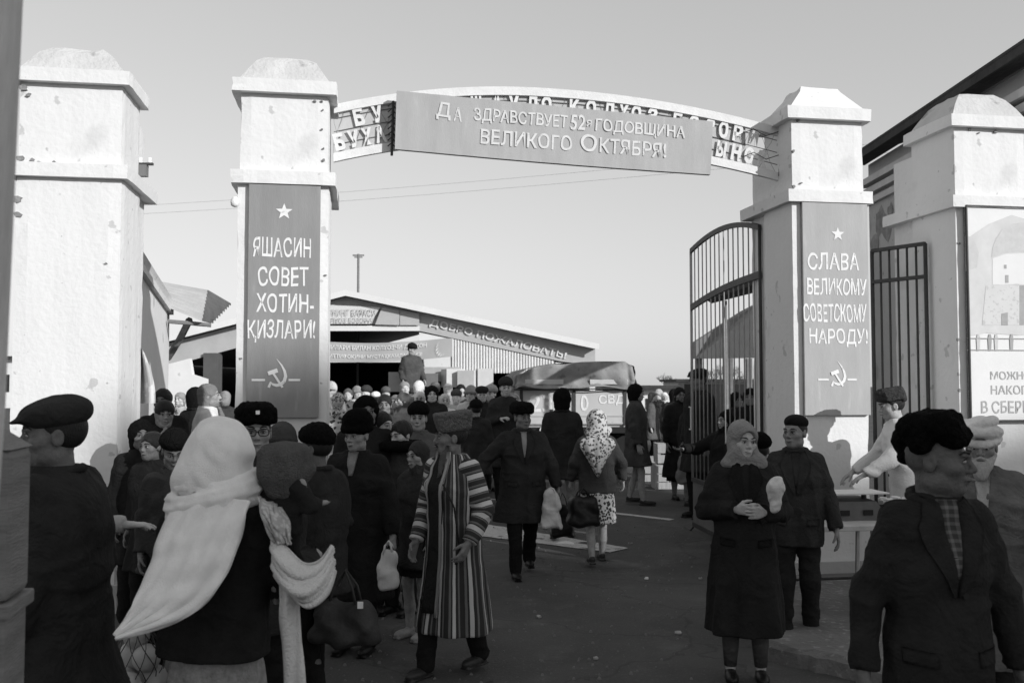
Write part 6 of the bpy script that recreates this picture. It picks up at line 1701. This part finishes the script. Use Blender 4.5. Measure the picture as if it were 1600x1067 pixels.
for x in (-1, 1): F.cone(Zz_.Hp((x * .064, -.03, -.04)), Zz_.Hp((x * .035, -.08, -.09)), .018 * k_, .028 * k_, .02); F.cone(Zz_.Hp((0, -.112, -.044)), Zz_.Hp((x * .036, -.10, -.062)), .008 * k_, .006 * k_, .01)
F.ell(Zz_.Hp((0, -.108, -.062)), np.array((.02, .014, .004)) * k_, Zz_.Rh, .002, 'sub')
V, Q = F.mesh(); npmesh('beard', V, Q, mat('white_beard', .42, .9, .25, 40, .8, 90, stretch=(3, 3, 1)), Zz_.root)
Zz_.drape('shirt_front', ([(-.04, 1.36), (-.02, 1.12)], [(.04, 1.36), (.02, 1.12)]), .006, cloth(.35), 6)
# ---- cluster left of the arch pillar
A1 = person(255, 606, 9.4, 5, 'dark-haired young man standing behind the woman in a light kerchief by the left pillar', hat='hair', skin_g=.14, coat='coat', coatg=.014, det=1, seed=30, build=1.15)
A2 = person(258, 625, 8.6, 20, 'smiling dark-haired woman with a light kerchief slipped to her neck', hat='kerchief', hatg=.28, skin_g=.2, coat='coat', coatg=.012, det=2, seed=31, female=True, head=(8, 4, 0), build=1.15)
F = SDF(*[np.arange(a_, b_, .009, dtype=np.float32) for a_, b_ in zip(A2.Hp((0, 0, 0)) - .17, A2.Hp((0, 0, 0)) + .17)])
F.ell(A2.Hp((0, .01, .045)), np.array((.094, .108, .094)) * A2.hs, A2.Rh, .01); F.ell(A2.Hp((0, -.10, -.035)), np.array((.055, .065, .080)) * A2.hs, A2.Rh, .008, 'sub'); F.ell(A2.Hp((0, .03, -.09)), np.array((.13, .13, .075)) * A2.hs, A2.Rh, .008, 'sub')
V, Q = F.mesh(); npmesh('hair', V, Q, hairm, A2.root)
A3 = person(274, 666, 5.9, 15, 'man in a dark fur cap looking down beside the white scarf woman', hat='fur', hatg=.012, skin_g=.12, coat='jacket', coatg=.022, legsg=.008, shoeg=.008, det=2, seed=32, head=(10, 22, 0), build=1.05, hem=.62, stride=.3)
A4 = person(326, 598, 10.2, 100, 'saleswoman in a white coat and grey headscarf seen from behind near the stalls', hat='kerchief', hatg=.20, skin_g=.24, coat='coat', coatm=MATS['white_cotton'], coatg=.7, legs='skirt', legsg=.1, det=1, seed=33, female=True, build=1.2,
              arms={'R': ((-.1, -.1, -.25), (.05, -.22, -.05)), 'L': ((.08, -.1, -.25), (.0, -.22, -.08))})
A5 = person(306, 604, 11.2, 160, 'dark figure half hidden behind the saleswoman in white', hat='fluffy', hatg=.012, coat='coat', coatg=.012, det=0, seed=34)
A6 = person(74, 706, 4.4, 95, 'person behind the flat cap man reaching out a pale sleeve', hat='knit', hatg=.03, coat='coat', coatg=.014, det=2, seed=35, skin_g=.3, build=.95, sleeve_mat=cloth(.30),
              arms={'L': ((.02, .02, -.27), (.0, -.08, -.22)), 'R': ((-.02, -.24, -.01), (.0, -.26, .0))}, hands=('down', 'relax'))
A7 = person(222, 654, 7.0, 30, 'stooping person in dark clothes between the left pillar and the capped man', hat='fluffy', hatg=.014, coat='coat', coatg=.010, det=1, seed=36, skin_g=.14)
A8 = person(240, 672, 6.8, -20, 'dark-coated person close behind the man looking down', hat='hair', coat='coat', coatg=.012, det=1, seed=37, skin_g=.12)
# ---- far crowd in front of the hall
far = [
 (517, 595, 15.5, -5, 'knit', .50, .14, .30, 'young man in a pale cap beside the left arch pillar in the far crowd', 'coat'),
 (528, 612, 13.0, 15, 'kerchief', .22, .30, .36, 'girl in a patterned headscarf and bright patterned coat by the arch pillar', 'coat'),
 (558, 602, 19.0, 30, 'knit', .30, .30, .40, 'person in a grey cap facing right in front of the dark hall opening', 'coat'),
 (573, 601, 18.0, -30, 'fur', .06, .30, .42, 'person in a brown fur hat and pale collar in front of the dark hall opening', 'coat'),
 (587, 611, 16.0, 170, 'skullcap', .70, .03, .30, 'man in a white cap seen from behind beyond the dark-haired man', 'coat'),
 (603, 603, 19.5, 10, 'fur', .14, .16, .34, 'person in a small grey fur hat deep in the crowd', 'coat'),
 (618, 616, 15.0, -15, 'kerchief', .20, .14, .36, 'woman in a grey kerchief left of the upright carton', 'coat'),
 (632, 595, 17.0, 20, 'kerchief', .30, .10, .38, 'woman in a round light headscarf beneath the man on the flatbed', 'coat'),
 (630, 612, 14.0, -60, 'hood', .14, .16, .34, 'woman in a grey hood facing left with fur-edged coat', 'coat'),
 (655, 594, 17.6, 150, 'kerchief', .75, .50, .3, 'woman in a bright white headscarf below the grey carton', 'coat'),
 (656, 611, 14.5, 0, 'kerchief', .62, .10, .30, 'child in a white hood in front of the bright headscarf', 'coat'),
 (675, 602, 14.2, 8, 'fluffy', .015, .018, .48, 'dark-haired woman with a bright face and black coat in the far crowd', 'coat'),
 (680, 596, 18.5, -20, 'knit', .16, .2, .40, 'person in a grey knitted cap behind the dark-haired woman', 'coat'),
 (695, 614, 15.0, 10, 'kerchief', .55, .55, .40, 'woman in a pale headscarf and pale coat right of the black-coated woman', 'coat'),
 (713, 607, 16.5, 0, 'fur', .10, .30, .50, 'person in a shaggy fur hat with a very bright face', 'coat'),
 (736, 601, 15.5, -12, 'knit', .32, .35, .45, 'youth in a light knitted cap left of the man in dark cap', 'coat'),
 (753, 603, 15.2, 5, 'flatcap', .02, .016, .42, 'man in a dark cap and black coat with one hand at his waist', 'coat'),
 (768, 600, 15.8, -30, 'fur', .45, .09, .45, 'man in pale fur hat and long grey coat left of the truck', 'coat'),
 (790, 588, 14.2, 8, 'fur', .05, .022, .38, 'tall man in a fur hat raising his hand to his face left of the truck', 'coat'),
 (720, 600, 19.5, 20, 'fluffy', .03, .10, .4, 'dark-haired person in the last row before the load of cartons', 'coat'),
 (544, 606, 17.5, 5, 'kerchief', .10, .06, .36, 'woman in a dark kerchief behind the patterned girl', 'coat'),
 (700, 598, 19.0, 0, 'kerchief', .50, .2, .45, 'person in a pale kerchief in the last row below the tilted carton', 'coat'),
 (645, 606, 19.0, 10, 'flatcap', .05, .05, .4, 'man in a dark flat cap partly hidden in the last row', 'coat'),
 (744, 622, 13.0, 190, 'fur', .012, .02, .2, 'dark-coated person seen from behind in front of the pale caps', 'coat'),
 (1019, 612, 21, 60, 'kerchief', .12, .06, .3, 'first of the blurred shoppers at the stalls right of the truck', 'coat'),
 (1029, 607, 23, -60, 'knit', .5, .04, .4, 'shopper in a pale cap at the stalls right of the truck', 'coat'),
 (1038, 612, 22, 0, 'kerchief', .70, .03, .3, 'shopper in a white headscarf bending at the stalls', 'coat'),
 (1053, 607, 18, 170, 'fluffy', .02, .03, .3, 'dark figure just left of the tall woman in the floor-length coat', 'coat'),
 (1150, 612, 14.5, 20, 'fluffy', .02, .012, .2, 'left one of two dark figures deep behind the gate bars', 'coat'),
 (1172, 606, 13.5, -20, 'fluffy', .015, .010, .2, 'right one of the two dark figures deep behind the gate bars', 'coat'),
 (282, 612, 15.5, -10, 'kerchief', .30, .30, .4, 'first stallholder in grey far behind the left pillar gap', 'coat'),
 (352, 610, 14.5, 200, 'kerchief', .25, .03, .3, 'dark-clothed shopper tight against the left arch pillar', 'coat'),
]
for i_, (px, yt, d, yaw, hat, hg, cgr, sk, lab, ct_) in enumerate(far):
    a_ = {}
    if 'raising' in lab: a_ = {'L': ((.10, -.10, -.24), (-.10, -.12, .26)), 'R': ((-.06, -.02, -.26), (.14, -.20, .05))}
    if 'waist' in lab: a_ = {'R': ((-.08, 0, -.26), (.14, -.18, .02))}
    gm = floral_mat('patterned_coat', .5, .03, 16, .45) if 'patterned coat' in lab else None
    Person(lab, at(px, d), yaw, top(yt, d), hat=hat, hatg=hg, coatg=cgr, coatm=gm, skin_g=sk, det=1 if d < 16.5 else 0, seed=60 + i_, female=(hat in ('kerchief', 'hood')), build=1.1, arms=a_, hem=.55, group='shoppers crowding the market yard',
           hatm=bpy.data.materials['flower_scarf'] if 'patterned headscarf' in lab else None, stride=(.1 if i_ % 2 else .2), legsg=.012 + .01 * (i_ % 3))
# man standing on the flatbed
Person('tall man in a dark fur hat and dark coat standing up on the flatbed', at(642, 20.6), 35, top(535, 20.6) - 1.0, basez=1.0, hat='fur', hatg=.02, coatg=.045, skin_g=.3, det=1, seed=55, build=1.2, head=(30, 15, 0), lean=.06, hem=.55,
       arms={'R': ((-.03, .06, -.27), (-.02, -.10, -.22)), 'L': ((.05, -.04, -.27), (.0, -.14, -.22))})

# ============================================================ BAGS
def bag(kind, label, top_, w_, h_, d_, m, seed, yaw=0, hl=.16, name='bag', bulge=1.0):
    """soft bag hanging from the grip point top_"""
    rg = random.Random(seed); t = thing(name, label, 'bag', (top_.x, top_.y, top_.z), yaw)
    F = SDF(*[np.arange(-a, b, .009, dtype=np.float32) for a, b in ((w_ * .75, w_ * .75), (d_ * .9, d_ * .9), (hl + h_ * 1.15, .02 - hl * .7))])
    wr = wrinkle(rg, .010 * bulge, 22, 22, 26)
    F.rbox((0, 0, -hl - h_ / 2), (w_ / 2, d_ / 2, h_ / 2), min(w_, d_, h_) * .35, None, .01, taper=-.14 if kind != 'sack' else -.3, fold=lambda x, y, z: wr(x, y, z) + .010 * np.sin(x * 30 + 2 * np.sin(z * 20)))
    V, Q = F.mesh(); npmesh('body', V, Q, m, t)
    for s in (-1, 1):
        mb = MB(); mb.tube([(-w_ * .22, s * d_ * .25, -hl - h_ * .12), (-w_ * .15, s * d_ * .22, -hl * .55), (0, s * .008, 0), (w_ * .15, s * d_ * .22, -hl * .55), (w_ * .22, s * d_ * .25, -hl - h_ * .12)], .0075, 7)
        mb.build('handle', m, t, smooth=True)
    return t
bag('h', 'large worn dark travel bag hanging from a hand near the striped robe', Ee_.wpos(Ee_.gripn[1]) if False else P(540, 890, 5.2), .36, .24, .2, mat('bag_cloth', .035, .75, .5, 6, .4, 30, spots=[(8, .62, .07, .1)]), 1, R(-8), .17, 'travel_bag')
mb = MB(); mb.box(P(563, 945, 5.08), (.03, .01, .035)); tag(mb.build('luggage_tag', paper), 'small white tag on the front of the travel bag', 'tag')
nb_ = Ff_.wpos(Ff_.gripn[1])
t = bag('sack', 'white parcel in a dark string bag carried by the old man in the tall hat', P(607, 845, 6.1), .13, .26, .11, mat('parcel', .62, .8, .2, 14, .3, 30, spots=[(12, .6, .25, .05)]), 2, 0, .05, 'string_bag')
for k in range(4):
    mb = MB(); a = k * math.pi / 4; mb.tube([(.02 * math.cos(a), .02 * math.sin(a), -.03), (.066 * math.cos(a), .06 * math.sin(a), -.12), (.07 * math.cos(a + .5), .065 * math.sin(a + .5), -.22), (.0, 0, -.33)], .004, 5); mb.build('string', black, t)
bag('sack', 'long white cloth sack in the hand of the walking man', P(861, 762, 8.75), .17, .36, .12, mat('white_sack', .50, .9, .12, 8, .4, 30), 3, 0, .02, 'sack')
bag('h', 'narrow black bag between the walking man and the flower-skirt woman', P(879, 770, 9.9), .24, .34, .12, leather, 4, 0, .12, 'handbag', .5)
bag('h', 'big black leather bag in the hand of the flower-skirt woman', P(911, 762, 9.15), .30, .30, .16, leather, 5, R(15), .08, 'handbag', .5)
bag('h', 'pale upright shopping bag of the woman beside the gate leaf end', P(1077, 700, 13.6), .36, .42, .14, mat('bag_canvas', .17, .9, .15, 8, .3, 40), 6, 0, .10, 'shopping_bag', .2)
bag('h', 'dark bag with light handles at the lower left in the flat cap man hand', P(112, 1045, 3.35), .34, .24, .15, mat('bag_dark', .03, .6, .3, 8, .3, 40), 7, R(60), .12, 'shopping_bag')
# net of round melons on the ground by the white scarf
nt_ = thing('melon_net', 'net bag of round pale melons on the ground under the scarf tip', 'net bag', G(212, 1085))
rr = random.Random(2); pm = mat('melon_skin', .38, .6, .2, 12, .3, 30)
for k, (x, y, z, r_) in enumerate(((-.08, 0, .09, .09), (.09, .02, .085, .085), (0, -.10, .08, .08), (-.03, .04, .22, .085), (.07, -.03, .22, .08), (.0, .0, .34, .075))):
    mb = MB(); mb.grid(lambda u, v, x=x, y=y, z=z, r_=r_: Vector((x + r_ * math.sin(math.pi * v) * math.cos(2 * math.pi * u), y + r_ * math.sin(math.pi * v) * math.sin(2 * math.pi * u), z - r_ * math.cos(math.pi * v))), 16, 10); mb.build('melon', pm, nt_, smooth=True)
mb = MB()
for s in (-1, 1):
    for k in range(12):
        a = k * math.pi / 6
        mb.tube([(.19 * math.sin(math.pi * (j / 10) ** .8) * math.cos(a + s * j * .14) * (.6 + .4 * (1 - j / 10)) + 0, .17 * math.sin(math.pi * (j / 10) ** .8) * math.sin(a + s * j * .14), .02 + j * .045) for j in range(11)], .003, 4)
mb.build('netting', iron, nt_)
print('people tris', NTRI[0], 'time', time.time() - T0)
